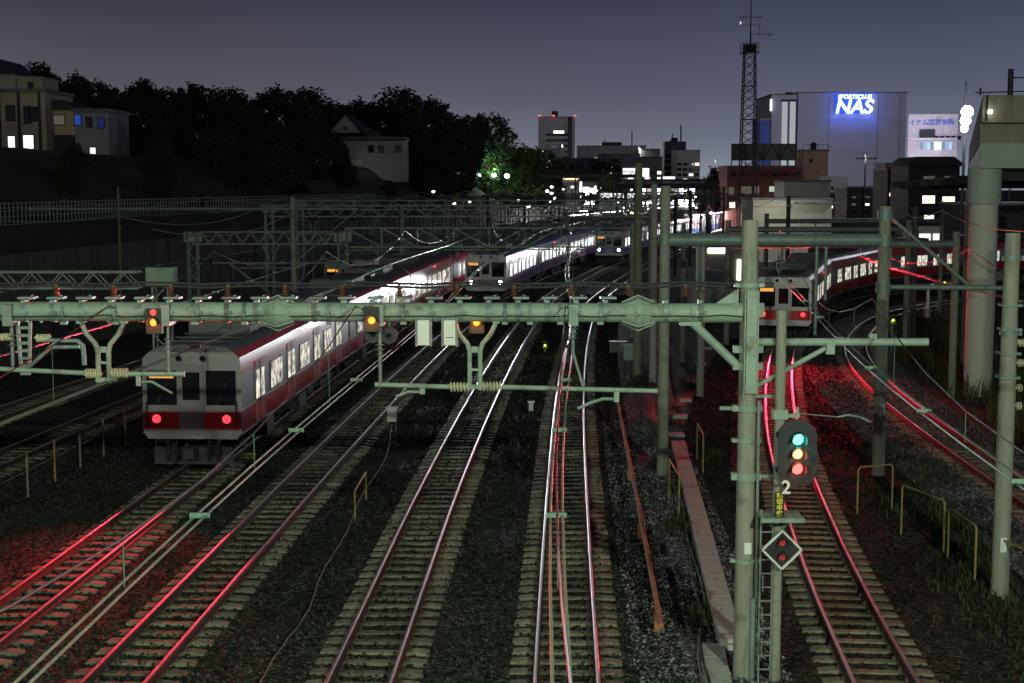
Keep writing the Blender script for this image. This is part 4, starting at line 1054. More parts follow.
# retaining wall with ribs at its foot
t = thing('retaining_wall', 'dark ribbed concrete retaining wall along the foot of the wooded hill', 'wall', (edge(60), 60, 0)); off = -Vector(t.location)
pts = [Vector((edge(y) + .25, y, 0)) for y in range(10, 250, 4)]
b = MB(); vs = []
for p in pts: vs += [(p.x, p.y, -.3), (p.x + .1, p.y, -.3), (p.x - .25, p.y, 4.9), (p.x - .55, p.y, 4.9)]
for i in range(len(pts) - 1):
    for k_ in range(4): b.f.append((i * 4 + k_, i * 4 + 4 + k_, i * 4 + 4 + (k_ + 1) % 4, i * 4 + (k_ + 1) % 4)); b.m.append(0)
b.v = vs; MWALL = mat('dark_wall_concrete', (.085, .085, .078), .9, var=.35, scale=.8, bump=.4, bscale=6, streak=(1, 1, .25), dirt=(.03, .03, .026), dscale=.7)
bl(b, 'wall', MWALL, t, off, False)
ribs = 0
for y in range(40, 236, 2):
    if ribs >= 98: break
    x = edge(y) + .33; b = MB(); b.bar((x, y, -.3), (x - .34, y, 4.95), .16); bl(b, 'rib', MWALL, t, off, False); ribs += 1
# light lattice fence on the berm
t = thing('lattice_fence', 'pale green grid fence curving along the top of the dark retaining wall', 'fence', (edge(75) - 1.9, 75, 6.1)); off = -Vector(t.location)
pts = [Vector((edge(y) - 1.9 + .9 * math.sin(y * .05), y, 6.12)) for y in range(54, 150, 1)]
MF = mat('pale_fence_metal', (.30, .34, .27), .5, var=.1)
for z in (.08, .5, .95, 1.2): 
    b = MB(); b.tube([p + Vector((0, 0, z)) for p in pts], .018, 5); bl(b, 'rail', MF, t, off)
S = arc(pts); n = int(S[-1] / .5)
for k in range(100):
    p, _ = sample(pts, S[-1] * k / 99 * .55, S); bb = MB(); bb.bar((p.x, p.y, 6.1), (p.x, p.y, 7.34), .035); bl(bb, 'picket', MF, t, off, False)
bb = MB()
for k in range(80):
    p, _ = sample(pts, S[-1] * (.55 + .45 * k / 79), S); bb.bar((p.x, p.y, 6.1), (p.x, p.y, 7.34), .035)
o = bl(bb, 'picket', MF, t, off, False); tag(o, kind='stuff')
# little lit trackside number board
p = P(104, 205, 92); t = thing('number_board', 'small dim amber number board above the grid fence', 'sign', p)
MB().box((0, 0, 0), (.62, .08, .34)).build('board', M['dark'], t, False)
text('188', 'board_figures', .28, Vector((0, -.05, 0)), glow('dim_amber', (1, .45, .1), .25), t)

# ------------------------------------------------------------------ trees
def leaf_mesh(name, seed, w, h, nclump, nleaf, ls, m, base=.10, shape=1.0):
    r = random.Random(seed); v = []; f = []
    for c in range(nclump):
        # clumps spread through an uneven crown volume
        while True:
            x, y, z = r.uniform(-1, 1), r.uniform(-1, 1), r.uniform(0, 1)
            rad = (math.sin(math.pi * min(1, (z * .86 + .14)) ** shape)) ** .55 * (.75 + .25 * math.sin(3 * math.atan2(y, x) + seed) * math.cos(5 * z + seed))
            if x * x + y * y < rad * rad and (x * x + y * y > .2 * rad * rad or z > .6): break
        c0 = Vector((x * w / 2, y * w / 2, h * (base + (1 - base) * z))); cr_ = r.uniform(.5, 1.15) * w * .105
        for k in range(nleaf):
            d = Vector((r.gauss(0, 1), r.gauss(0, 1), r.gauss(0, .75))); d = d.normalized() * cr_ * r.uniform(.35, 1.1)
            p = c0 + d; a = Vector((r.uniform(-1, 1), r.uniform(-1, 1), r.uniform(-.6, .6))).normalized()
            bb = a.cross(Vector((r.uniform(-1, 1), r.uniform(-1, 1), r.uniform(-1, 1)))).normalized(); s = ls * r.uniform(.6, 1.4)
            i = len(v); v += [p - a * s, p + bb * s * .5, p + a * s, p - bb * s * .5]; f.append((i, i + 1, i + 2, i + 3))
    me = bpy.data.meshes.new(name); me.from_pydata([tuple(q_) for q_ in v], [], f); me.materials.append(m); me.update(); return me
def trunk_mesh(name, seed, w, h, m):
    r = random.Random(seed); b = MB(); b.tube([(0, 0, -.4), (.1, .05, h * .2), (-.1, .1, h * .45), (0, 0, h * .8)], [h * .035, h * .027, h * .018, h * .006], 8)
    for k in range(7):
        a = r.uniform(0, 6.28); z0 = h * r.uniform(.2, .5); b.tube([(0, 0, z0), (math.cos(a) * w * .18, math.sin(a) * w * .18, z0 + h * .14), (math.cos(a) * w * .36, math.sin(a) * w * .36, z0 + h * .3)], [h * .013, h * .009, h * .004], 6)
    return b.mesh(name, m, True)
def leafm(name, c1, c2):
    m = mat(name, c1, .75, var=.5, scale=.5, dirt=c2, dscale=.9); m.node_tree.nodes['Principled BSDF'].inputs['Specular IOR Level'].default_value = .2; return m
LM = [leafm('dark_foliage', (.035, .05, .02), (.06, .08, .03)), leafm('bluish_foliage', (.03, .045, .028), (.05, .07, .04)), leafm('fresh_foliage', (.06, .10, .03), (.10, .15, .04))]
BARK = mat('bark', (.06, .045, .035), .9, var=.3, scale=6, bump=.6, bscale=4)
LT = [leaf_mesh('crown', 3, 9.5, 9.5, 130, 60, .24, LM[0]), leaf_mesh('crown', 11, 10.5, 9, 140, 60, .25, LM[0], shape=.8), leaf_mesh('crown', 21, 8.5, 11.5, 130, 60, .23, LM[1], shape=1.4), leaf_mesh('crown', 5, 8.5, 8, 110, 55, .22, LM[2])]
TT = [trunk_mesh('trunk', k, 9, 10, BARK) for k in range(2)]
def tree(label, x, y, z, s, kind, rz, group='trees on the dark hill'):
    t = thing('leafy_tree', label, 'tree', (x, y, z), rz, group); t.scale = (s, s, s)
    link('crown', LT[kind], t); link('trunk', TT[kind % 2], t); return t
# (px, top y, depth, kind)
tl = [(36, 68, 128, 1), (62, 74, 140, 0), (92, 80, 134, 2), (120, 86, 150, 0), (146, 84, 138, 1), (172, 88, 146, 2), (200, 84, 156, 0), (228, 92, 150, 1), (256, 98, 162, 2), (284, 88, 158, 0),
      (312, 92, 180, 1), (338, 104, 196, 0), (366, 100, 192, 0), (396, 92, 188, 1), (424, 98, 196, 0), (448, 118, 205, 1), (468, 116, 210, 2), (488, 114, 222, 2), (245, 120, 135, 1), (180, 122, 130, 0), (130, 125, 128, 1), (300, 125, 140, 0),
      (215, 128, 120, 0), (270, 132, 126, 1), (430, 140, 178, 0), (325, 128, 150, 1), (452, 150, 190, 1), (-10, 72, 140, 1), (4, 76, 150, 0), (155, 118, 118, 2), (96, 118, 128, 0), (350, 130, 196, 2), (410, 125, 182, 1)] + [(118 + 23 * k, 126 + 5 * (k % 3) + k, 121 + 3 * k, k % 2) for k in range(9)]
ords = 'first second third fourth fifth sixth seventh eighth ninth tenth eleventh twelfth thirteenth fourteenth fifteenth sixteenth seventeenth eighteenth nineteenth twentieth'.split()
order = sorted(range(len(tl)), key=lambda i: tl[i][0]); rank = {i: k for k, i in enumerate(order)}
def nth(k): return ords[k] if k < 20 else ('twenty ' if k < 40 else 'forty ') + ords[k % 20]
for i, (px, ty, Y, kd) in enumerate(tl):
    p = P(px, ty, Y); z0 = max(2, hz(p.x, Y)) - .3; h = p.z - z0; base_h = [9.5, 9, 11.5, 8][kd] * .97
    tree('black %s tree on the hill, %s from the left of the tree line' % (['broad', 'spreading', 'tall narrow', 'fresh'][kd], nth(rank[i])), p.x, Y, z0, h / base_h, kd, rnd.uniform(0, 6))
for i, (px, ty, Y) in enumerate(((508, 143, 235), (524, 147, 245), (538, 150, 262), (500, 158, 228))):
    p = P(px, ty, Y); z0 = max(1, hz(p.x, Y)) - .3
    tree('green tree lit by the park lamps, %s from the left of the lit trees' % ords[i], p.x, Y, z0, (p.z - z0) / 7.8, 3, i * 1.3, 'green lit trees by the station')
for i, (px, ty, Y) in enumerate(((548, 178, 300), (612, 176, 310), (604, 158, 420), (562, 160, 400), (720, 178, 260), (736, 185, 250))):
    p = P(px, ty, Y); z0 = 0
    tree('small tree near the station, %s from the left of the station trees' % ords[i], p.x, Y, z0, (p.z - z0) / 7.8, 3 if i < 4 else 0, i * 2.1, 'trees around the station')
for i, (px, y_) in enumerate(((479, 175), (494, 175.5), (507, 176))):
    p = P(px, y_, 224 - i * 4); t = thing('park_lamp', 'round green white park lamp under the lit trees, %s of three' % ['left', 'middle', 'right'][i], 'lamp', p, 0, 'park lamps')
    MB().lathe((0, 0, -.28), [(0, .1), (.1, .3), (.3, .38), (.5, .28), (.56, .1)], n=14).build('globe', glow('park_globe_%d' % i, (.6, 1, .75), 9 + 10 * i), t)
    MB().tube([(0, 0, -.3), (0, 0, -3.6)], .06, 8).build('post', M['dark'], t)
    lamp('park_light', 'POINT', (0, -.8, .9), 700, (.5, 1, .35), t, .3)

# ------------------------------------------------------------------ buildings
def wallm(name, c, **k): return mat(name, c, .85, var=.1, scale=.6, dirt=[v * .6 for v in c], dscale=.4, **k)
WARM = glow('warm_room_window', (1, .86, .62), 2.2); COOL = glow('cool_room_window', (.85, .95, 1), 1.6); BLUEW = glow('blue_room_window', (.03, .12, .9), .35); DIMW = glow('dim_room_window', (.7, .65, .5), .12)
def building(name, label, cat, c, w, d, h, wall, wins=(), roof='flat', rz=0, win_size=None, extra=None, group=None):
    """c = front-bottom centre; front faces -y. wins: (x, z, w, h, material)"""
    t = thing(name, label, cat, c, rz, group)
    MB().box((0, d / 2, h / 2), (w, d, h)).build('wall', wall, t, False)
    if roof == 'flat':
        b = MB(); b.box((0, d / 2, h + .12), (w + .3, d + .3, .28)); b.build('roof', M['roofgrey'], t, False)
    elif roof == 'gable':      # ridge along y
        b = MB(); b.prism([(-w / 2 - .4, h - .1), (w / 2 + .4, h - .1), (0, h + w * .28)], -.4, d + .4); b.build('roof', M['dark'], t, False)
    for (x, z, ww, wh, m) in wins:
        b = MB(); b.box((x, -.02, z), (ww + .14, .08, wh + .14)); f_ = b.build('window', M['dark'] if m is not None else M['dark'], t, False)
        b = MB(); b.box((x, -.07, z), (ww, .03, wh)); 
        if ww > .9: b.box((x, -.09, z), (.05, .02, wh), m=1)
        b.build('pane', [m or M['glass'], M['dark']], f_, False)
    return t
def pb(x0, x1, ytop, ybot, Y):
    a = P(x0, ybot, Y); c = P(x1, ytop, Y); return ((a.x + c.x) / 2, Y, a.z), c.x - a.x, c.z - a.z
# left houses
Yh = 112; s_ = Yh / F
WT = wallm('beige_house_wall', (.40, .35, .26)); WC = wallm('cream_house_wall', (.62, .48, .30)); WG = wallm('greyish_house_wall', (.30, .29, .31))
c, w_, h_ = pb(-22, 45, 92, 158, Yh)
wn = [(P(12, 0, Yh).x - c[0], P(0, 113, Yh).z - c[2], .6, 1.1, M['glass']), (P(29, 0, Yh).x - c[0], P(0, 115, Yh).z - c[2], .5, 1.2, M['glass']), (P(35, 0, Yh).x - c[0], P(0, 114, Yh).z - c[2], .6, 1.0, BLUEW if 0 else M['glass']),
      (P(12, 0, Yh).x - c[0], P(0, 143, Yh).z - c[2], .5, 1.0, COOL), (P(29, 0, Yh).x - c[0], P(0, 142, Yh).z - c[2], .75, 1.0, COOL)]
t = building('apartment_house', 'tan two storey house at the far left with lit ground floor windows', 'house', c, w_, 7, h_, WT, wn)
for xx in (1, 20.5, 41): b = MB(); b.box((P(xx, 0, Yh).x - c[0], -.08, h_ / 2), (.18, .14, h_)); b.build('drain_pipe', M['dark'], t, False)
b = MB(); b.box((0, 3, h_ + 1.1), (.01, .01, .01))
Zr = P(0, 92, Yh).z - c[2]
b = MB(); w1 = P(17, 0, Yh).x - P(-12, 0, Yh).x; xc = P(2, 0, Yh).x - c[0]
b.box((xc, 2.6, Zr + .7), (w1, 4.6, 1.4)); b.build('upper_wall', WT, t, False)
b = MB(); b.prism([(xc - w1 / 2 - .3, Zr + 1.35), (xc + w1 / 2 + .3, Zr + 1.35), (xc, Zr + 2.5)], .1, 5.2); b.build('gable_roof', M['dark'], t, False)
xc = P(30, 0, Yh).x - c[0]; b = MB(); b.box((xc, 2.4, Zr + .55), (1.95, 4, 1.1)); b.box((xc, 2.4, Zr + 1.14), (2.2, 4.3, .08)); b.box((xc + .1, .37, Zr + .5), (.45, .04, .6), m=1); b.build('penthouse', [WT, M['glass']], t, False)
c, w_, h_ = pb(45, 76, 109, 158, 114)
t = building('timber_house', 'cream upper storey house beside the tan one with a small balcony', 'house', c, w_, 6, h_, WC, [(P(60, 0, 114).x - c[0], P(0, 120, 114).z - c[2], .85, .7, DIMW)], 'gable')
b = MB(); b.box((P(50, 0, 114).x - c[0], -.5, P(0, 127, 114).z - c[2]), (.8, .9, .08)); b.box((P(50, 0, 114).x - c[0], -.95, P(0, 124, 114).z - c[2]), (.8, .04, .6)); b.build('balcony', wallm('blue_balcony', (.1, .18, .5)), t, False)
b = MB(); b.box((P(60, 0, 114).x - c[0], -.05, P(0, 147, 114).z - c[2]), (w_, .1, P(0, 134, 114).z - P(0, 158, 114).z)); b.build('dark_ground_floor', M['dark'], t, False)
lamp('porch_light', 'POINT', (P(53, 0, 114).x - c[0], -1.6, P(0, 117, 114).z - c[2]), 22, (1, .8, .5), t, .1)
c, w_, h_ = pb(76, 108, 112, 162, 113)
t = building('plain_house', 'grey walled house with three upper windows, one glowing blue', 'house', c, w_, 6, h_, WG, [(P(79, 0, 113).x - c[0], P(0, 120, 113).z - c[2], .45, .75, BLUEW), (P(90, 0, 113).x - c[0], P(0, 122, 113).z - c[2], .38, .7, M['glass']), (P(102, 0, 113).x - c[0], P(0, 123, 113).z - c[2], .4, .7, glow('dim_blue_window', (.02, .08, .8), .12)), (P(93, 0, 113).x - c[0], P(0, 151, 113).z - c[2], .4, .5, COOL)])
t = thing('metal_railing', 'dull metal railing in front of the grey walled house', 'railing', (P(88, 0, 108).x, 108, P(0, 170, 108).z - .6))
b = MB(); b.tube([(-2.2, 0, .1), (-2.2, 0, 1.3), (2.4, .2, 1.15), (2.4, .2, .1)], .035, 6)
for k in range(9): b.tube([(-1.8 + k * .5, 0, 0), (-1.8 + k * .5, 0, 1.2)], .02, 5)
b.build('railing_frame', M['paint2'], t)
lamp('house_lamp', 'POINT', (P(20, 0, 104).x, 106.5, 15.5), 45, (1, .85, .6), None, .2)['kind'] = 'structure'
# old house in the trees
Yo = 168
c, w_, h_ = pb(342, 404, 139, 182, Yo); WO = wallm('pale_plaster', (.34, .33, .32))
t = building('old_house', 'pale plaster house with a steep dark gabled roof among the black trees', 'house', c, w_, 7, h_, WO, [(P(x, 0, Yo).x - c[0], P(0, 149, Yo).z - c[2], .55, .75, M['glass']) for x in (371, 381, 398)], 'flat')
b = MB(); xg = P(346, 0, Yo).x - c[0]; zg = P(0, 133, Yo).z - c[2]
b.prism([(xg - 1.9, zg), (xg + 1.8, zg), (xg, zg + 2.1)], -.2, .1); b.box((xg, -.22, zg + .55), (.4, .05, .4), m=1); b.build('gable_wall', [WO, M['dark']], t, False)
b = MB(); b.add([(xg - 2.3, -.5, zg - .25), (xg, -.5, zg + 2.45), (xg + 2.3, -.5, zg - .25), (xg + 5, 7.5, zg - .9), (xg, 7.5, zg + 2.0), (xg - 2.3, 7.5, zg - .25)], [(0, 1, 4, 5), (1, 2, 3, 4)]); b.build('tiled_roof', M['dark'], t, False)
b = MB(); b.box((0, -.4, h_ - .1), (w_ + .8, 1.4, .18)); b.box((-w_ * .32, -.6, h_ * .45), (w_ * .3, 1.2, .7), m=1); b.build('porch_roof', [M['dark'], WC], t, False)
lamp('porch_light', 'POINT', (0, -3, 2.2), 12, (.85, .85, 1), t, .15)
# white fences on the hill
for (x0, x1, yy, Y, nm) in ((262, 345, 178, 150, 'long dim picket fence below the old pale house'), (390, 478, 182, 190, 'white picket fence right of the old pale house')):
    t = thing('picket_fence', nm, 'fence', P(x0, yy, Y)); n = 34; a = P(x0, yy, Y); c = P(x1, yy + 5, Y + 12)
    for k in range(n):
        p = a.lerp(c, k / (n - 1)) - a; MB().box((p.x, p.y, .1), (.16, .05, 1.9 + .3 * (k % 3 == 0))).build('picket', M['white'] if rnd.random() < .4 else M['paint2'], t, False)
    b = MB(); b.bar((0, .05, .7), c - a + Vector((0, .05, .7)), .06); b.bar((0, .05, -.3), c - a + Vector((0, .05, -.3)), .06); b.build('rail', M['paint2'], t, False)

# windows grid helper for far blocks
def grid(w, h, nx, nz, litp, mats, z0=1.5, mx_=.6, seed=1, ww=.7, wh=.45):
    r = random.Random(seed); o = []
    for i in range(nx):
        for k in range(nz):
            m = r.choice(mats) if r.random() < litp else M['glass']
            o.append((-w / 2 + w * (i + .5) / nx, z0 + (h - z0 - .5) * (k + .5) / nz, w / nx * ww, (h - z0) / nz * wh, m))
    return o
DB = wallm('dark_blue_grey_wall', (.16, .17, .21)); GW = wallm('grey_block_wall', (.30, .31, .34)); BW = wallm('beige_block_wall', (.40, .36, .30)); RB = wallm('red_brown_wall', (.19, .06, .05)); TN = wallm('tan_wall', (.62, .38, .27))
c, w_, h_ = pb(539, 575, 117, 192, 700)
t = building('office_tower', 'tall grey office tower with red roof lights in the far distance', 'building', c, w_, 16, h_, wallm('tower_wall', (.36, .37, .42)), [(0, h_ * (.24 + .075 * k), w_ * .62, 1.1, M['glass']) for k in range(8)] + [(w_ * .05, h_ * .80, 5, 1.3, WARM), (-w_ * .3, h_ * .45, 1.6, 1.0, WARM), (-w_ * .38, h_ * .55, 1.2, .8, WARM)])
b = MB(); b.box((-w_ * .05, 6, h_ + 1.5), (3, 3, 3)); b.build('roof_box', M['dark'], t, False)
b = MB(); b.box((w_ * .36, -.4, h_ / 2), (w_ * .12, .5, h_)); b.build('dark_strip', M['dark'], t, False)
GRL = glow('aviation_red', (1, .12, .12), 1.5)
for xx in (-.49, -.1, .49): b = MB(); b.lathe((xx * w_, -1, h_ + .3), [(0, .7), (.6, .7)], n=8); b.build('aviation_lamp', GRL, t)
far = [(578, 646, 154, 192, 560, GW, 9, 3, .28), (640, 668, 158, 192, 520, GW, 5, 4, .1), (664, 686, 151, 192, 500, DB, 3, 5, .12), (676, 700, 160, 192, 470, GW, 4, 4, .2), (600, 640, 164, 192, 470, DB, 6, 3, .25),
       (545, 562, 158, 192, 540, GW, 3, 4, .3), (556, 600, 168, 192, 480, DB, 6, 2, .3), (640, 662, 168, 192, 430, BW, 4, 2, .5)]
for i, (x0, x1, y0, y1, Y, wm, nx, nz, lp) in enumerate(far):
    c, w_, h_ = pb(x0, x1, y0, y1, Y); 
    t = building('apartment_block', ['long flat pale block with lit balconies in the centre distance', 'pale ribbed block just left of the dark tall block', 'dark blue block, tallest right of the centre distance', 'stepped grey block right of the dark blue one', 'low dark block in front of the long flat one', 'narrow grey block beside the far office tower', 'low dark block under the office tower', 'small beige block behind the tallest pole'][i], 'building', c, w_, 14, h_ + 3, wm, grid(w_, h_, nx, nz, lp, [WARM, COOL, WARM], 3, seed=i + 3))
    if i in (0, 2): b = MB(); b.tube([(w_ * .3, 3, h_), (w_ * .3, 3, h_ + 9)], .25, 6); b.tube([(-w_ * .1, 3, h_), (-w_ * .1, 3, h_ + 6)], .2, 6); b.box((0, 5, h_ + 3.6), (w_ * .3, 5, 2)); b.build('roof_mast', M['dark'], t)

# ---- the bright station beyond the gantries
def station():
    t = thing('station_building', 'long brightly lit station building glaring white behind the gantries', 'station', (10, 318, -.3)); off = -Vector(t.location)
    x0, x1 = 1, 47
    MB().box(((x0 + x1) / 2 - 10, 4, 4.6), (x1 - x0, 7, 9.2)).build('wall', GW, t, False)
    MB().box(((x0 + x1) / 2 - 10, 3, 9.5), (x1 - x0 + 3, 11, .4)).build('roof', M['dark'], t, False)
    r = random.Random(4); x = x0 + .6; G1 = glow('white_hall_window', (1, .97, .92), 14); G2 = glow('blue_white_hall_window', (.75, .85, 1), 5.0); G3 = glow('dim_hall_window', (1, .9, .75), .5)
    while x < x1 - 1:
        w_ = r.uniform(1.0, 3.2)
        for z in (2.2, 4.6, 7.2):
            m = r.choice([G1, G1, G1, G2, G2, M['glass'], G3])
            if z > 6: m = r.choice([G1, G3, M['glass'], G2, M['glass']])
            b = MB(); b.box((x + w_ / 2 - 10, .42, z), (w_ - .15, .12, r.uniform(1.3, 2.1))); f_ = b.build('window', M['dark'], t, False)
            b = MB(); b.box((x + w_ / 2 - 10, .34, z), (w_ - .35, .05, r.uniform(1.2, 1.9))); b.build('pane', m, f_, False)
        x += w_
station()
for i, (off_, y0, y1) in enumerate(((-2.05, 205, 300), (2.3, 215, 300))):
    pth = offs([p for p in TR['J' if i == 0 else 'B'] if y0 < p.y < y1], off_ - (1.9 if i == 0 else 0))
    t = thing('station_platform', ['station platform with lit canopy on the left of the tracks', 'station platform with lit canopy between the centre tracks'][i], 'platform', (pth[0].x, pth[0].y, 0)); off = -Vector(t.location)
    def wall(nm, z0, z1, w_, m):
        b = MB(); pl = offs(pth, -w_ / 2); pr = offs(pth, w_ / 2)
        for a_, c__ in zip(pl, pr): b.v += [(a_.x, a_.y, z0), (c__.x, c__.y, z0), (c__.x, c__.y, z1), (a_.x, a_.y, z1)]
        n = len(pth); b.f += [(0, 1, 2, 3), ((n - 1) * 4 + 3, (n - 1) * 4 + 2, (n - 1) * 4 + 1, (n - 1) * 4)]
        for q_ in range(n - 1):
            for k_ in range(4): b.f.append((q_ * 4 + k_, q_ * 4 + 4 + k_, q_ * 4 + 4 + (k_ + 1) % 4, q_ * 4 + (k_ + 1) % 4))
        b.m = [0] * len(b.f); bl(b, nm, m, t, off, False)
    wall('platform_slab', -.3, .9, 1.6, M['slab']); wall('canopy', 3.9, 4.15, 2.2, M['dark'])
    TUBE = glow('platform_tube_lamp_%d' % i, (1, .98, .93), 30)
    for k in range(0, len(pth) - 1, 3):
        p = pth[k]; b = MB(); b.box((p.x, p.y, 3.8), (.9, .5, .1)); bl(b, 'tube_lamp', TUBE, t, off, False)
        b = MB(); b.tube([(p.x, p.y, .9), (p.x, p.y, 3.9)], .1, 6); bl(b, 'column', M['dark'], t, off)
    for k in range(4, len(pth) - 1, 14): lamp('platform_light', 'POINT', Vector((pth[k].x, pth[k].y, 3.5)) + off, 3500, (1, .97, .92), t, .3)
# dark footbridge
t = thing('footbridge', 'dark covered footbridge spanning the tracks before the station', 'bridge', (24, 205, 0)); off = -Vector(t.location)
a = P(614, 186, 205); c = P(716, 186, 205)
b = MB(); b.box(((a.x + c.x) / 2, 205, a.z), (c.x - a.x, 2.5, .7)); truss(b, a.x, c.x, 205, a.z - .9, a.z + .9, 2.2, 2.5, .14, False); bl(b, 'deck', M['dark'], t, off, False)
for x in (a.x + 1, c.x - 1.5): b = MB(); lattice_post(b, x, 205, -.3, a.z, 1.2, .16, 1.5); bl(b, 'pier', M['dark'], t, off, False)
t = thing('footbridge', 'long dark overhead walkway just above the station roof left of the poles', 'bridge', (12, 240, 0)); off = -Vector(t.location)
a = P(518, 176, 240); c = P(640, 177, 240)
b = MB(); b.box(((a.x + c.x) / 2, 240, a.z), (c.x - a.x, 2.2, .6)); truss(b, a.x, c.x, 240, a.z - .7, a.z + .7, 2.4, 2.2, .14, True); bl(b, 'deck', M['dark'], t, off, False)
for x in (a.x + 1, (a.x + c.x) / 2, c.x - 1.5): b = MB(); lattice_post(b, x, 240, -.3, a.z, 1.2, .16, 1.5); bl(b, 'pier', M['dark'], t, off, False)
# bright panels: lit shop fronts and signboards around the station
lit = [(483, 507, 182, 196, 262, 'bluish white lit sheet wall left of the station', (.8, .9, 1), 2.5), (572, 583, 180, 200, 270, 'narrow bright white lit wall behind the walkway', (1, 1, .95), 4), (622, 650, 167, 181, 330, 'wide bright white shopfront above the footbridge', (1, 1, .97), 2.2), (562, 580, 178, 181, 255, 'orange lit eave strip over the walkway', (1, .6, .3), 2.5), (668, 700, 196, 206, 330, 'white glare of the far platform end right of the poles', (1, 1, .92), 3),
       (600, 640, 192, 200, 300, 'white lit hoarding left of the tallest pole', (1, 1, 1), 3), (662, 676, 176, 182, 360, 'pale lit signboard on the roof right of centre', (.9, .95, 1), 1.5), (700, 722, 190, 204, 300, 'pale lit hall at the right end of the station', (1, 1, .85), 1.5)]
for i, (x0, x1, y0, y1, Y, nm, cc, es) in enumerate(lit):
    c, w_, h_ = pb(x0, x1, y0, y1, Y); t = thing('lit_shed', nm, 'lit building', (c[0], Y, -.3))
    zb0 = c[2] + .3
    MB().box((0, 2, (zb0 + h_) / 2), (w_, 3.6, zb0 + h_)).build('wall', GW, t, False)
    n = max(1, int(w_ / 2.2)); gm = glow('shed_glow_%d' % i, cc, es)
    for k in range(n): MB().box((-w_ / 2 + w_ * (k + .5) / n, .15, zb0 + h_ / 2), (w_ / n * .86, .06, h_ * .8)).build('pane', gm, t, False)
r = random.Random(9)
for i in range(46):
    px = r.uniform(430, 718); Y = r.uniform(150, 300); yy = r.uniform(184, 213); p = P(px, yy, Y)
    if p.z < 1.5: p.z = 1.5 + r.random() * 3
    t = thing('yard_lamp', 'small yard lamp on a mast, one of many tiny lights before the station', 'lamp', (p.x, Y, -.3), 0, 'yard lamps before the station')
    MB().tube([(0, 0, 0), (0, 0, p.z)], .06, 6).build('post', M['dark'], t)
    MB().lathe((0, -.1, p.z), [(0, .10), (.12, .2), (.24, .1)], n=8).build('lamp_head', glow('yard_lamp_glass_%d' % i, r.choice([(1, 1, .95), (.85, .92, 1), (1, .8, .5)]), r.uniform(3, 12)), t)

# ---- right hand side town
def ground_to(c): return (c[0], c[1], -.3)
c, w_, h_ = pb(726, 803, 167, 250, 240)
t = building('brick_building', 'red brown building below the radio mast with a terrace and lit windows', 'building', (c[0], 240, -.3), w_, 10, c[2] + h_ + .3, RB, [(P(x, 0, 240).x - c[0], P(0, y, 240).z + .3, a_, b_, m) for x, y, a_, b_, m in ((732, 191, .9, 1.3, DIMW), (747, 190, 1.7, 1.2, DIMW), (757, 190, 1.0, 1.2, DIMW), (776, 189, 2.0, .9, glow('greenish_window', (.7, .9, .7), .6)), (733, 205, .9, .9, WARM), (746, 202, .7, .4, DIMW))])
b = MB(); z0 = P(0, 178, 240).z + .3
b.box((0, -.6, z0), (w_ + .6, 1.2, .3))
for k in range(24): b.box((-w_ / 2 + w_ * k / 23, -1.15, z0 + .6), (.06, .06, .9))
b.box((0, -1.15, z0 + 1.0), (w_, .08, .08)); b.build('terrace', RB, t, False)
for k in range(7): MB().lathe((-w_ / 2 + w_ * (k + .5) / 7, -.8, z0 + .2), [(0, .2), (.5, .45), (.9, .2)], n=7).build('potted_shrub', LM[0], t)
# radio mast and hoarding frame on it
t = thing('radio_mast', 'tall dark lattice radio mast with aerials rising over the red brown building', 'mast', (P(748, 0, 236).x, 236, 0)); off = Vector((0, 0, 0))
zt0 = P(0, 53, 236).z; z_b = P(0, 212, 236).z
b = MB(); n = 16; wb, wt = 1.45, .85
for sx_ in (-1, 1):
    for sy_ in (-1, 1): b.bar((sx_ * wb, sy_ * wb, 0), (sx_ * wt, sy_ * wt, zt0), .14)
for k in range(n):
    z0 = zt0 * (.28 + .72 * k / n); z1 = zt0 * (.28 + .72 * (k + 1) / n); a0 = wb + (wt - wb) * z0 / zt0; a1 = wb + (wt - wb) * z1 / zt0
    for sy_ in (-1, 1):
        b.bar((-a0, sy_ * a0, z0), (a1, sy_ * a1, z1), .08); b.bar((a0, sy_ * a0, z0), (-a1, sy_ * a1, z1), .08)
        b.bar((sy_ * a0, -a0, z0), (sy_ * a1, a1, z1), .08)
    if k % 4 == 0:
        for sy_ in (-1, 1): b.bar((-a0, sy_ * a0, z0), (a0, sy_ * a0, z0), .1)
b.build('lattice', M['dark'], t, False)
b = MB(); b.box((0, 0, zt0), (2.6, 2.6, .15)); b.box((0, 0, zt0 + .7), (1.8, 1.8, 1.2))
for sx_ in (-1.25, 1.25):
    for sy_ in (-1.25, 1.25): b.bar((sx_, sy_, zt0 - .3), (sx_, sy_, zt0 + 1.5), .1)
for z in (.8, 1.5): b.bar((-1.25, -1.25, zt0 + z), (1.25, -1.25, zt0 + z), .08); b.bar((-1.25, 1.25, zt0 + z), (1.25, 1.25, zt0 + z), .08)
for k in range(8): b.bar((-1.25 + k * .357, -1.25, zt0), (-1.25 + k * .357, -1.25, zt0 + 1.5), .05)
b.build('platform', M['dark'], t, False)
b = MB(); ztip = P(0, -8, 236).z; b.tube([(.1, 0, zt0), (.1, 0, P(0, 25, 236).z), (.1, 0, ztip)], [.16, .1, .05], 8); b.build('spike', M['dark'], t)
b = MB(); za_ = P(0, 25, 236).z; 
b.bar((-1.5, 0, za_), (1.5, 0, za_), .07); b.bar((-1.6, 0, za_ + 1.2), (1.7, 0, za_ + 1.2), .07); b.bar((0, 0, P(0, 34, 236).z), (3.7, 0, P(0, 34.5, 236).z), .07)
for x in (-1.6, -1.1, -.6, 1.0, 1.4, 1.7): b.bar((x, 0, za_ + .9), (x, 0, za_ + 1.6), .06)
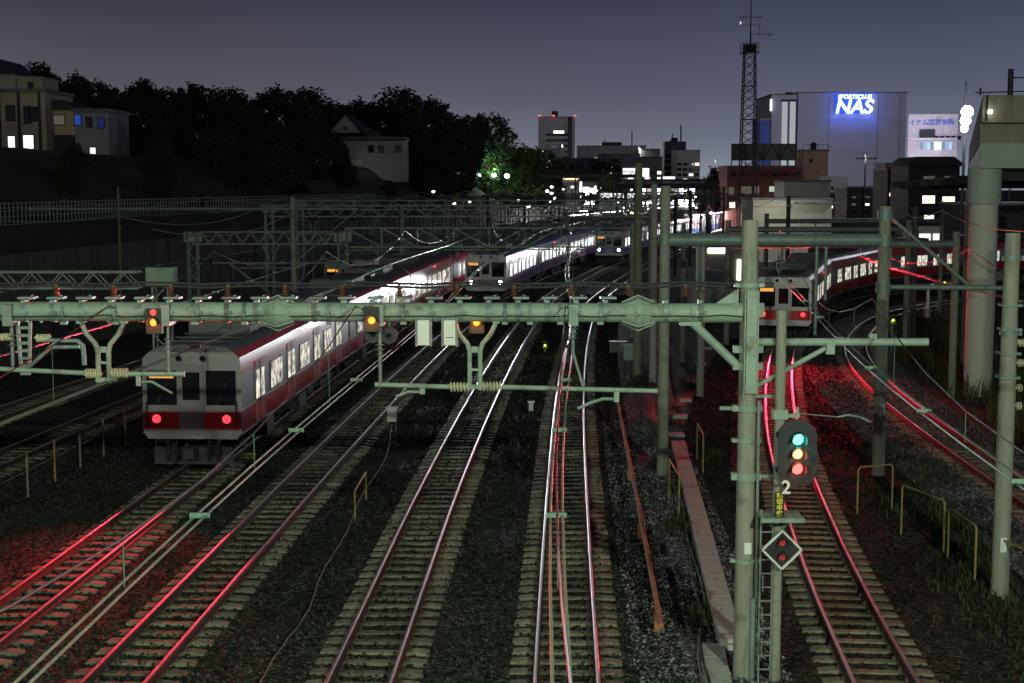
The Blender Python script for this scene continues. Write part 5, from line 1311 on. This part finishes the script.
for x in (1.5, 2.2, 2.9, 3.4): b.bar((x, 0, P(0, 34, 236).z - .4), (x, 0, P(0, 34, 236).z + .4), .06)
b.bar((1.5, 0, za_ - .6), (1.5, 0, za_ + .3), .08); b.build('aerial', M['dark'], t, False)
b = MB(); b.lathe((-1.55, -.1, za_ + .1), [(0, .1), (.3, .16), (.5, .05)], n=8); b.build('beacon', glow('dim_white_beacon', (.8, .85, 1), .8), t)
c, w_, h_ = pb(732, 797, 144, 160, 238)
t = thing('billboard_frame', 'dark billboard seen from behind on a steel frame on the red brown roof', 'billboard', (c[0], 238.5, c[2]))
MB().box((0, .3, h_ / 2), (w_, .12, h_)).build('panel', wallm('billboard_back', (.12, .125, .13)), t, False)
b = MB(); truss(b, -w_ / 2, w_ / 2, 0, 0, h_, 2.6, .3, .13, True)
for x in (-w_ / 2, -w_ * .28, 0, w_ * .25, w_ / 2): b.bar((x, 0, -3.2), (x, 0, h_), .14)
b.build('frame', M['dark'], t, False)
c, w_, h_ = pb(731, 806, 168, 200, 246); building('tan_building', 'low tan building just behind the red brown terrace', 'building', (c[0], 252, -.3), w_, 6, c[2] + h_ + .3, TN)
c, w_, h_ = pb(802, 829, 151, 215, 252)
t = building('tan_stair_tower', 'tan windowless stair tower with a railing and tank on its roof', 'building', (c[0], 252.4, -.3), w_, 6, c[2] + h_ + .3, TN, [(-w_ * .18, P(0, 159, 252).z, .45, .5, M['dark'])])
b = MB(); zt = c[2] + h_ + .5
for k in range(6): b.bar((-w_ / 2 + w_ * k / 5, 0, zt), (-w_ / 2 + w_ * k / 5, 0, zt + .9), .06)
b.bar((-w_ / 2, 0, zt + .9), (w_ / 2, 0, zt + .9), .06); b.lathe((-.1, 1.5, zt), [(0, .5), (1, .55), (1.3, .3)], n=10)
for x in (-w_ / 2 - .7, -w_ / 2 - .2): b.bar((x, -.2, zt - 8), (x, -.2, zt + .2), .1)
b.build('roof_railing', M['dark'], t, False)
# beige sheds
BG = mat('beige_cladding', (.46, .45, .35), .7, var=.08, scale=.4, bump=.2, bscale=2, streak=(.2, .2, 12), dirt=(.3, .29, .22), dscale=.5)
c, w_, h_ = pb(784, 830, 182, 203, 185); t = building('beige_shed', 'beige windowless upper shed with a flat lid roof at the right of the mast', 'shed', (c[0], 185, -.3), w_, 7, c[2] + h_ + .3, BG)
c, w_, h_ = pb(752, 832, 200, 262, 165); t = building('beige_hall', 'wide beige clad hall behind the second pipe gantry', 'hall', (c[0], 165, -.3), w_, 8, c[2] + h_ + .3, BG)
lamp('hall_wall_light', 'POINT', (-2, -5, 6.5), 500, (1, .98, .85), t, .3)
b = MB(); b.box((w_ * .28, -.9, P(0, 203, 165).z + .3), (w_ * .5, 1.8, .2)); b.build('canopy', M['roofgrey'], t, False)
# NAS sports club building
Yn = 330
c, w_, h_ = pb(796, 907, 93, 200, Yn); NW = mat('pale_panel_wall', (.46, .45, .47), .7, var=.04, scale=.3)
t = building('sports_club_building', 'huge pale windowless sports club block with a glowing NAS sign', 'building', (c[0], Yn, -.3), w_, 30, c[2] + h_ + .3, NW)
for x in (828, 877, 899): MB().box((P(x, 0, Yn).x - c[0], -.03, (c[2] + h_) / 2), (.12, .06, c[2] + h_ - .4)).build('panel_joint', M['roofgrey'], t, False)
for y in (120, 152): MB().box((0, -.03, P(0, y, Yn).z + .3), (w_, .06, .07)).build('panel_joint', M['roofgrey'], t, False)
for x in (858, 863, 870, 875): MB().box((P(x, 0, Yn).x - c[0], -.05, P(0, 158.5, Yn).z + .3), (.9, .1, .35)).build('vent', M['dark'], t, False)
xs0 = P(852, 0, Yn).x - c[0]; zN = P(0, 104, Yn).z + .3
SGN = glow('sign_white_blue', (.72, .85, 1), 3.5)
sgn = thing('sign', 'glowing white NAS sign under small SPORTSCLUB letters with a blue halo', 'sign', (P(852, 0, Yn).x, Yn - .5, zN - .3))
b = MB(); b.box((0, .3, .1), (8.4, .12, 4.4)); b.build('backing_panel', mat('blue_sign_panel', (.03, .09, .6), .5, var=.02, emit=(.02, .12, 1), es=.35), sgn, False)
text('NAS', 'lettering', 4.3, (0, 0, -.75), SGN, sgn, shear=.2, off=.07, sx=1.02, ex=.1)
text('SPORTSCLUB', 'small_lettering', 1.3, (.2, 0, 1.55), SGN, sgn, shear=.2, off=.01, sx=.98, ex=.1)
for xx in (-3.8, 0, 3.8):
    for zz in (-2.9, 2.6): lamp('sign_halo', 'POINT', (xx, -1.3, zz), 170, (.03, .12, 1), sgn, .3)
c, w_, h_ = pb(770, 797, 95, 200, Yn - 1)
t = building('stair_block', 'slightly paler stair block with two tall light strips left of the sports club', 'building', (c[0], Yn - 1, -.3), w_, 20, c[2] + h_ + .3, NW)
LS = mat('pale_stair_glass', (.6, .62, .58), .5, var=.1, emit=(.8, .88, .85), es=.28)
for x in (783.2, 791.2):
    zt = P(0, 102, Yn).z + .3; zl = P(0, 168, Yn).z
    MB().box((P(x, 0, Yn).x - c[0], -.06, (zt + zl) / 2), (1.25, .1, zt - zl)).build('stair_window', LS, t, False)
    MB().box((P(x, 0, Yn).x - c[0], -.1, zt + .25), (1.7, .2, .5)).build('window_hood', M['dark'], t, False)
    MB().box((P(x + 3.4, 0, Yn).x - c[0], -.1, (zt + zl) / 2), (.25, .16, zt - zl)).build('window_frame', M['dark'], t, False)
MB().box((-w_ / 2 - .25, -.3, P(0, 104, Yn).z), (.35, .3, 2.6)).build('side_sign', glow('side_sign_glow', (.7, .8, 1), 3), t, False)
b = MB(); b.box((w_ * .25, 2, P(0, 92.5, Yn).z), (1.6, 1, .8)); b.build('roof_unit', M['dark'], t, False)
lamp('wall_wash', 'POINT', (8, -45, 18), 14000, (.72, .76, 1), t, 1)
c, w_, h_ = pb(759, 770, 120, 200, 300); building('blue_block', 'narrow dark blue block with pale windows left of the stair block', 'building', (c[0], 300, -.3), w_, 10, c[2] + h_ + .3, wallm('deep_blue_wall', (.03, .06, .22)), grid(w_, h_, 2, 9, .5, [COOL, DIMW], 14, seed=2))
# hospital
Yp = 300
c, w_, h_ = pb(907, 957, 114, 200, Yp); HW = wallm('pink_white_wall', (.62, .55, .56))
t = building('hospital', 'pale pink hospital block with blue Japanese lettering on its top storey', 'hospital', (c[0], Yp, -.3), w_, 14, c[2] + h_ + .3, HW, rz=R(-15.5))
for k, yy in enumerate((146, 163)):
    z = P(0, yy, Yp).z + .3
    MB().box((0, -1.0, z + 1.35), (w_, 2, .5)).build('balcony', HW, t, False)
    for i in range(9):
        MB().box((-w_ * .22 + w_ * .66 * i / 9, -.1, z), (w_ * .062, .1, 1.5)).build('window', glow('hospital_window_%d_%d' % (k, i), (.45, .7, 1) if i not in (4, 5) else (.8, .9, 1), .35 + .3 * ((i * 7 + k) % 3) if i not in (4, 5) else 2.5), t, False)
MB().box((-w_ * .12, -.4, P(0, 134, Yp).z + .3), (w_ * .3, .3, 1.9)).build('dark_opening', M['dark'], t, False)
for i in range(5): MB().box((w_ * .08 + i * 1.1, -.35, P(0, 138, Yp).z + .3), (.8, .2, .8)).build('window', M['glass'], t, False)
BL = mat('blue_lettering', (.05, .07, .5), .5, var=.02, emit=(.05, .07, .6), es=.25)
text('イナム総合病院', 'lettering', 1.3, (-.3, -.06, P(0, 122.5, Yp).z + .3), BL, t, off=.02, sx=.98, ex=.04)
lamp('facade_light', 'POINT', (1, -9, P(0, 120, Yp).z + 3), 900, (.8, .78, 1), t, .5)
lamp('facade_light', 'POINT', (-1, -7, P(0, 150, Yp).z), 500, (.85, .85, 1), t, .5)
# floodlight on a mast
p = P(965, 118, 150); t = thing('floodlight_mast', 'glaring white floodlight beside the viaduct', 'floodlight', (p.x, 150, -.3))
MB().tube([(0, 0, 0), (0, 0, p.z + 4)], [.25, .1], 8).build('mast', M['dark'], t)
for dx, dz, s_ in ((.05, .9, 1.0), (-.1, 0, .85), (-.2, -.8, .6)): MB().lathe((dx, -.3, p.z + dz), [(0, .3 * s_), (.2, .62 * s_), (.32, .6 * s_), (.36, .3 * s_)], (0, -1, 0), 16).build('flood_head', glow('flood_glass_%d' % int(dz * 10 + 20), (.88, .95, 1), 40), t)
lamp('flood_light', 'POINT', (-.2, -1.6, p.z), 3500, (.8, .9, 1), t, .6)
# dark flats
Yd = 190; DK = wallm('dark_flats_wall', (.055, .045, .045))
c, w_, h_ = pb(905, 960, 166, 300, Yd)
wn = [(P(x, 0, Yd).x - c[0], P(0, y, Yd).z + .3, a_, 1.0, m) for x, y, a_, m in ((930, 180, 1.5, DIMW), (948, 180, .8, DIMW), (957, 181, .5, DIMW), (930, 199.5, 1.6, WARM), (950, 200.5, 1.6, WARM), (931, 219, 1.25, WARM), (947, 219.5, .8, DIMW), (957, 219, .4, WARM))]
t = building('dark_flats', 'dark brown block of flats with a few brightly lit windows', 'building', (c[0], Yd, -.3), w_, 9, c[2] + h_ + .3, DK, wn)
b = MB(); b.prism([(-w_ / 2 - .6, c[2] + h_ + .3), (w_ / 2 + .6, c[2] + h_ + .3), (w_ / 2 - 1, c[2] + h_ + 1.5), (-w_ / 2 + 1, c[2] + h_ + 1.5)], -.8, 9); b.build('roof', M['dark'], t, False)
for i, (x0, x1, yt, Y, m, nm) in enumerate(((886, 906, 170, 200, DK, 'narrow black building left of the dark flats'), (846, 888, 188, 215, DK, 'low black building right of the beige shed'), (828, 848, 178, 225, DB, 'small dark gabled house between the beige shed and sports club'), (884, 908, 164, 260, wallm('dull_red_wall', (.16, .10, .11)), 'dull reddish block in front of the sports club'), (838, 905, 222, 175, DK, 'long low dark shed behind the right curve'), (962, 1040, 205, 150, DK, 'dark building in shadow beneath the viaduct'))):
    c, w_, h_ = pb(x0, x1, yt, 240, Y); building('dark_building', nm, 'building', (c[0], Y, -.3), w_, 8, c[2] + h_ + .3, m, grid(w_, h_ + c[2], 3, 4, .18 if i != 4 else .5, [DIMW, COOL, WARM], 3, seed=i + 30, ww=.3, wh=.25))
# lit forecourt behind the relay hut and the right curve
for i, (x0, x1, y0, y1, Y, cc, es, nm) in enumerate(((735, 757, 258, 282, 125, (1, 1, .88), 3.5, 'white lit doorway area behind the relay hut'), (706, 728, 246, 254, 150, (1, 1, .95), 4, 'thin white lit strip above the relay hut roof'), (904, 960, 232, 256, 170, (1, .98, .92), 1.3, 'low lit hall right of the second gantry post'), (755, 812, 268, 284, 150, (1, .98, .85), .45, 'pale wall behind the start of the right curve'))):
    c, w_, h_ = pb(x0, x1, y0, y1, Y); t = thing('lit_shed', nm, 'lit building', (c[0], Y, -.3)); zb0 = c[2] + .3
    MB().box((0, 2, (zb0 + h_ + .6) / 2), (w_ + .4, 3.6, zb0 + h_ + .6)).build('wall', BG, t, False)
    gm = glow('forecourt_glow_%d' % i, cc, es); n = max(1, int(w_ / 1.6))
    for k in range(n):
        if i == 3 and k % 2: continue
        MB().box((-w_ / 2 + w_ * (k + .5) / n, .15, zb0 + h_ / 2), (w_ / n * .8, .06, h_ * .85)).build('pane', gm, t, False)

# ------------------------------------------------------------------ viaduct at the right edge
VC = mat('stained_viaduct_concrete', (.36, .33, .24), .85, var=.15, scale=.8, bump=.2, streak=(1, 1, .2), dirt=(.12, .11, .08), dscale=.9)
VG = mat('green_painted_girder', (.46, .56, .45), .6, var=.1, scale=.8, streak=(1, 1, .2), dirt=(.18, .24, .2), dscale=.8)
Yv = 58
VP = mat('pale_green_pier_concrete', (.66, .68, .56), .75, var=.1, scale=.8, streak=(1, 1, .2), dirt=(.5, .52, .42), dscale=.8)
vt = thing('viaduct', 'road viaduct end with stained concrete top, green girder and round green piers', 'viaduct', (P(985, 0, Yv).x, Yv, -.3)); off = -Vector(vt.location)
def vx(x): return P(x, 0, Yv).x
def vz(y): return P(0, y, Yv).z
b = MB(); 
def slabv(b, xL, xR, z0, z1, y0, y1, sh):
    b.add([(xL, y0, z0), (xR, y0, z0), (xR + sh, y1, z0), (xL + sh, y1, z0), (xL, y0, z1), (xR, y0, z1), (xR + sh, y1, z1), (xL + sh, y1, z1)], [(3, 2, 1, 0), (4, 5, 6, 7), (0, 1, 5, 4), (1, 2, 6, 5), (2, 3, 7, 6), (3, 0, 4, 7)])
SH = 24.5
slabv(b, vx(975), vx(975) + 16, vz(123), vz(95), Yv, Yv + 80, SH); bl(b, 'parapet', VC, vt, off, False)
b = MB(); slabv(b, vx(975) - .02, vx(975) + 16, vz(143), vz(123.6), Yv + .15, Yv + 80, SH); bl(b, 'deck', VC, vt, off, False)
b = MB(); slabv(b, vx(974) - .02, vx(974) + 16, vz(168), vz(143.3), Yv - .1, Yv + 80, SH); bl(b, 'girder', VG, vt, off, False)
b = MB(); b.box((vx(975) + 8, Yv - .03, vz(123)), (16, .08, .05)); b.box((vx(979), Yv - .04, vz(108)), (.06, .08, 1.0)); bl(b, 'joint_strip', M['dark'], vt, off, False)
b = MB(); b.tube([(vx(986), Yv + .8, vz(204)), (vx(986), Yv + .8, vz(168))], .66, 28); bl(b, 'pier_sleeve', VG, vt, off)
b = MB(); b.tube([(vx(986), Yv + .8, -.3), (vx(986), Yv + .8, vz(204.5))], .56, 28); bl(b, 'pier', VP, vt, off)
for (x, y, r_) in ((vx(986) + 8.4, Yv + 26, .6), (vx(986) + 7.0, Yv + 1, .6), (vx(986) + 15.8, Yv + 52, .6)):
    b = MB(); b.tube([(x, y, -.3), (x, y, vz(168))], r_, 24); bl(b, 'pier', VP, vt, off)
for k in range(7):
    b = MB(); b.bar((vx(998), Yv + 2 + k * 2.5, vz(176 + k * 1.5)), (vx(998) + 9, Yv + 2 + k * 2.5, vz(176 + k * 1.5)), .18, .35); bl(b, 'cross_beam', M['under'], vt, off, False)
b = MB(); b.box((vx(981), Yv - .2, vz(112)), (.14, .1, .14)); bl(b, 'small_lamp', glow('small_lamp_glass', (1, 1, .95), 8), vt, off, False)
t = thing('viaduct_pole', 'short dark pole with a wire arm standing on top of the viaduct', 'pole', (vx(1010), Yv + 1, vz(95)))
b = MB(); b.tube([(0, 0, 0), (0, 0, vz(67) - vz(95))], .11, 10); b.bar((-1.4, 0, .15), (2, 0, .25), .05); b.bar((0, 0, .75), (1.6, 0, .75), .05); b.bar((-1.2, 0, .05), (-1.2, 0, .35), .06); b.build('post', M['dark'], t)

# ------------------------------------------------------------------ weeds
def weeds(name, label, pts, n, hmin, hmax, m, spread, group=None):
    r = random.Random(len(pts) * 7 + n); b = MB(); me_v = []; me_f = []
    for k in range(n):
        c = r.choice(pts); x = c[0] + r.gauss(0, spread[0]); y = c[1] + r.gauss(0, spread[1]); h = r.uniform(hmin, hmax); z0 = -.3
        a = r.uniform(0, 6.28); w_ = .012 + .012 * r.random(); lx, ly = r.gauss(0, .25) * h, r.gauss(0, .25) * h
        dx, dy = math.cos(a) * w_, math.sin(a) * w_; i = len(me_v)
        me_v += [(x - dx, y - dy, z0), (x + dx, y + dy, z0), (x + lx * .4 + dx, y + ly * .4 + dy, z0 + h * .6), (x + lx * .4 - dx, y + ly * .4 - dy, z0 + h * .6), (x + lx, y + ly, z0 + h)]
        me_f += [(i, i + 1, i + 2, i + 3), (i + 3, i + 2, i + 4)]
    me = bpy.data.meshes.new(name); me.from_pydata(me_v, [], me_f); me.materials.append(m)
    return tag(link(name, me), label, 'grass', kind='stuff')
GM = leafm('yellow_weeds', (.10, .09, .04), (.05, .07, .025)); GM2 = leafm('green_weeds', (.035, .05, .018), (.05, .045, .02))
rp = [(xat(TR['F'], y) + r.uniform(2.6, 7.5), y) for y in range(28, 92, 2) for _ in range(3)]
weeds('tall_grass', 'dry yellow green weeds on the verge right of the branch track', rp, 9000, .3, 1.1, GM, (.7, .8))
weeds('low_weeds', 'low green weeds on the right verge around the yellow handrails', [(xat(TR['D'], y) + r.uniform(2.5, 4.6), y) for y in range(20, 48)], 4000, .06, .3, GM2, (.5, .5))
weeds('low_weeds', 'small green tufts at the feet of the pale poles and by the duct', [(G(x, y).x, G(x, y).y) for x, y in ((645, 375), (640, 380), (660, 460), (682, 520), (700, 610), (715, 450), (668, 420), (690, 380))], 1500, .08, .4, GM2, (.22, .5))
weeds('hill_grass', 'dark rough grass on the left hill slope', [(edge(y) - 5, y) for y in range(40, 60)], 10, .2, .5, GM2, (1, 1))
print('part3 ok', len(bpy.data.objects))

# ------------------------------------------------------------------ loose ballast stones in the foreground
def stones(label, fn, n, m, seed, z, y0=13, y1=52):
    import numpy as np
    g = np.random.default_rng(seed)
    y = y0 + (y1 - y0) * g.random(n) ** 1.5
    lo = np.array([fn(v)[0] for v in np.linspace(y0, y1, 80)]); hi = np.array([fn(v)[1] for v in np.linspace(y0, y1, 80)]); yy = np.linspace(y0, y1, 80)
    x = np.interp(y, yy, lo) + (np.interp(y, yy, hi) - np.interp(y, yy, lo)) * g.random(n)
    s = g.uniform(.018, .045, n) * (1 + np.clip(y - 40, 0, 80) / 60)
    base = np.array([(1, 0, 0), (0, 1, 0), (-1, 0, 0), (0, -1, 0), (.2, .1, .8), (0, 0, -.6)])
    a = g.uniform(0, 6.28, n); ca, sa = np.cos(a), np.sin(a)
    v = base[None] * s[:, None, None] * g.uniform(.6, 1.3, (n, 6, 1))
    vx = v[..., 0] * ca[:, None] - v[..., 1] * sa[:, None]; vy = v[..., 0] * sa[:, None] + v[..., 1] * ca[:, None]
    V = np.stack([vx + x[:, None], vy + y[:, None], v[..., 2] + z + g.uniform(-.01, .03, n)[:, None]], -1).reshape(-1, 3)
    fb = np.array([(0, 1, 4), (1, 2, 4), (2, 3, 4), (3, 0, 4), (1, 0, 5), (2, 1, 5), (3, 2, 5), (0, 3, 5)])
    Fs = (fb[None] + (np.arange(n) * 6)[:, None, None]).reshape(-1, 3)
    me = bpy.data.meshes.new('loose_stones'); me.vertices.add(len(V)); me.vertices.foreach_set('co', V.astype('f').ravel())
    me.loops.add(Fs.size); me.loops.foreach_set('vertex_index', Fs.astype('i').ravel())
    me.polygons.add(len(Fs)); me.polygons.foreach_set('loop_start', np.arange(0, Fs.size, 3).astype('i')); me.polygons.foreach_set('loop_total', np.full(len(Fs), 3, 'i'))
    me.update(calc_edges=True); me.materials.append(m)
    return tag(link('loose_stones', me), label, 'gravel', kind='stuff')
stones('dark loose ballast stones between the left and centre tracks', lambda y: (xat(TR['K'], y) - 6, xat(TR['C'], y) + 2.1), 130000, M['ballast'], 1, -.225, 13, 112)
stones('pale loose gravel stones beside the rusty pipe', lambda y: (xat(TR['C'], y) + 1.2, xat(TR['C'], y) + 3.9), 24000, M['ballast_pale'], 2, -.215)
stones('brown loose stones along the right curving track', lambda y: (xat(TR['D'], y) - 3.4, xat(TR['D'], y) + 3.3), 60000, M['ballast_brown'], 3, -.25, 13, 80)
stones('grey loose stones beside the branch track', lambda y: (xat(TR['F'], y) - 2.6, xat(TR['F'], y) + 1.8), 16000, M['ballast_pale'], 4, -.22, 24, 62)
# shrubs on the slope below the houses
for k in range(18):
    y = 70 + k * 6.2; d = 3.6 + (k * 37 % 5) * 1.1; x = edge(y) - d
    t = tree('dark bank shrub above the grid fence, %s from the left' % nth(k), x, y, hz(x, y) - .4, .18 + .06 * ((k * 7) % 4), k % 3, k, 'shrubs on the dark bank')
# tall lamps added to brighten the far buildings
for i, (x, y, z, e_) in enumerate(((22, 640, 26, 20000), (62, 445, 16, 3500), (45, 520, 22, 6000), (92, 410, 14, 4000), (70, 205, 11, 2200), (52, 215, 13, 1800))):
    t = thing('post_lamp', 'tall lamp added to light the %s' % ['office tower surroundings', 'blocks right of the station', 'flat pale block surroundings', 'roofs by the dark blue block', 'beige sheds', 'red brown building surroundings'][i], 'street lamp', (x, y, -.3), 0, 'lamps added to light far buildings')
    MB().tube([(0, 0, 0), (0, 0, z)], [.2, .1], 8).build('post', M['dark'], t); MB().box((0, 0, z + .1), (.7, .4, .15)).build('lamp_head', M['dark'], t, False)
    lamp('post_light', 'POINT', (0, 0, z - .5), e_, (1, .93, .85), t, .4)

# thin feeder lines slung high along the yard
for i, (k, d, z, nm) in enumerate((('I', -2.2, 7.6, 'leftmost'), ('J', -2.0, 7.4, 'second'), ('K', -3.0, 7.3, 'third'), ('K', -1.9, 6.9, 'fourth'), ('C', 2.6, 7.7, 'fifth'), ('D', -3.0, 7.4, 'sixth'), ('F', 2.4, 7.2, 'seventh'))):
    pth = [p for p in offs(TR[k], d) if p.y > (44 if k not in 'DF' else 40)]; S = arc(pth); pts = []
    for q_ in range(int(min(S[-1], 210) / 2.5)):
        p, _ = sample(pth, q_ * 2.5, S); ph = (q_ * 2.5 / 20) % 1; pts.append(p + Vector((0, 0, z - .5 * (1 - (2 * ph - 1) ** 2))))
    b = MB(); b.tube(pts, .02, 5); tag(b.build('feeder_line', M['wire']), 'thin high feeder line sagging along the yard, %s from the left' % nm, 'wire', 'feeder lines')
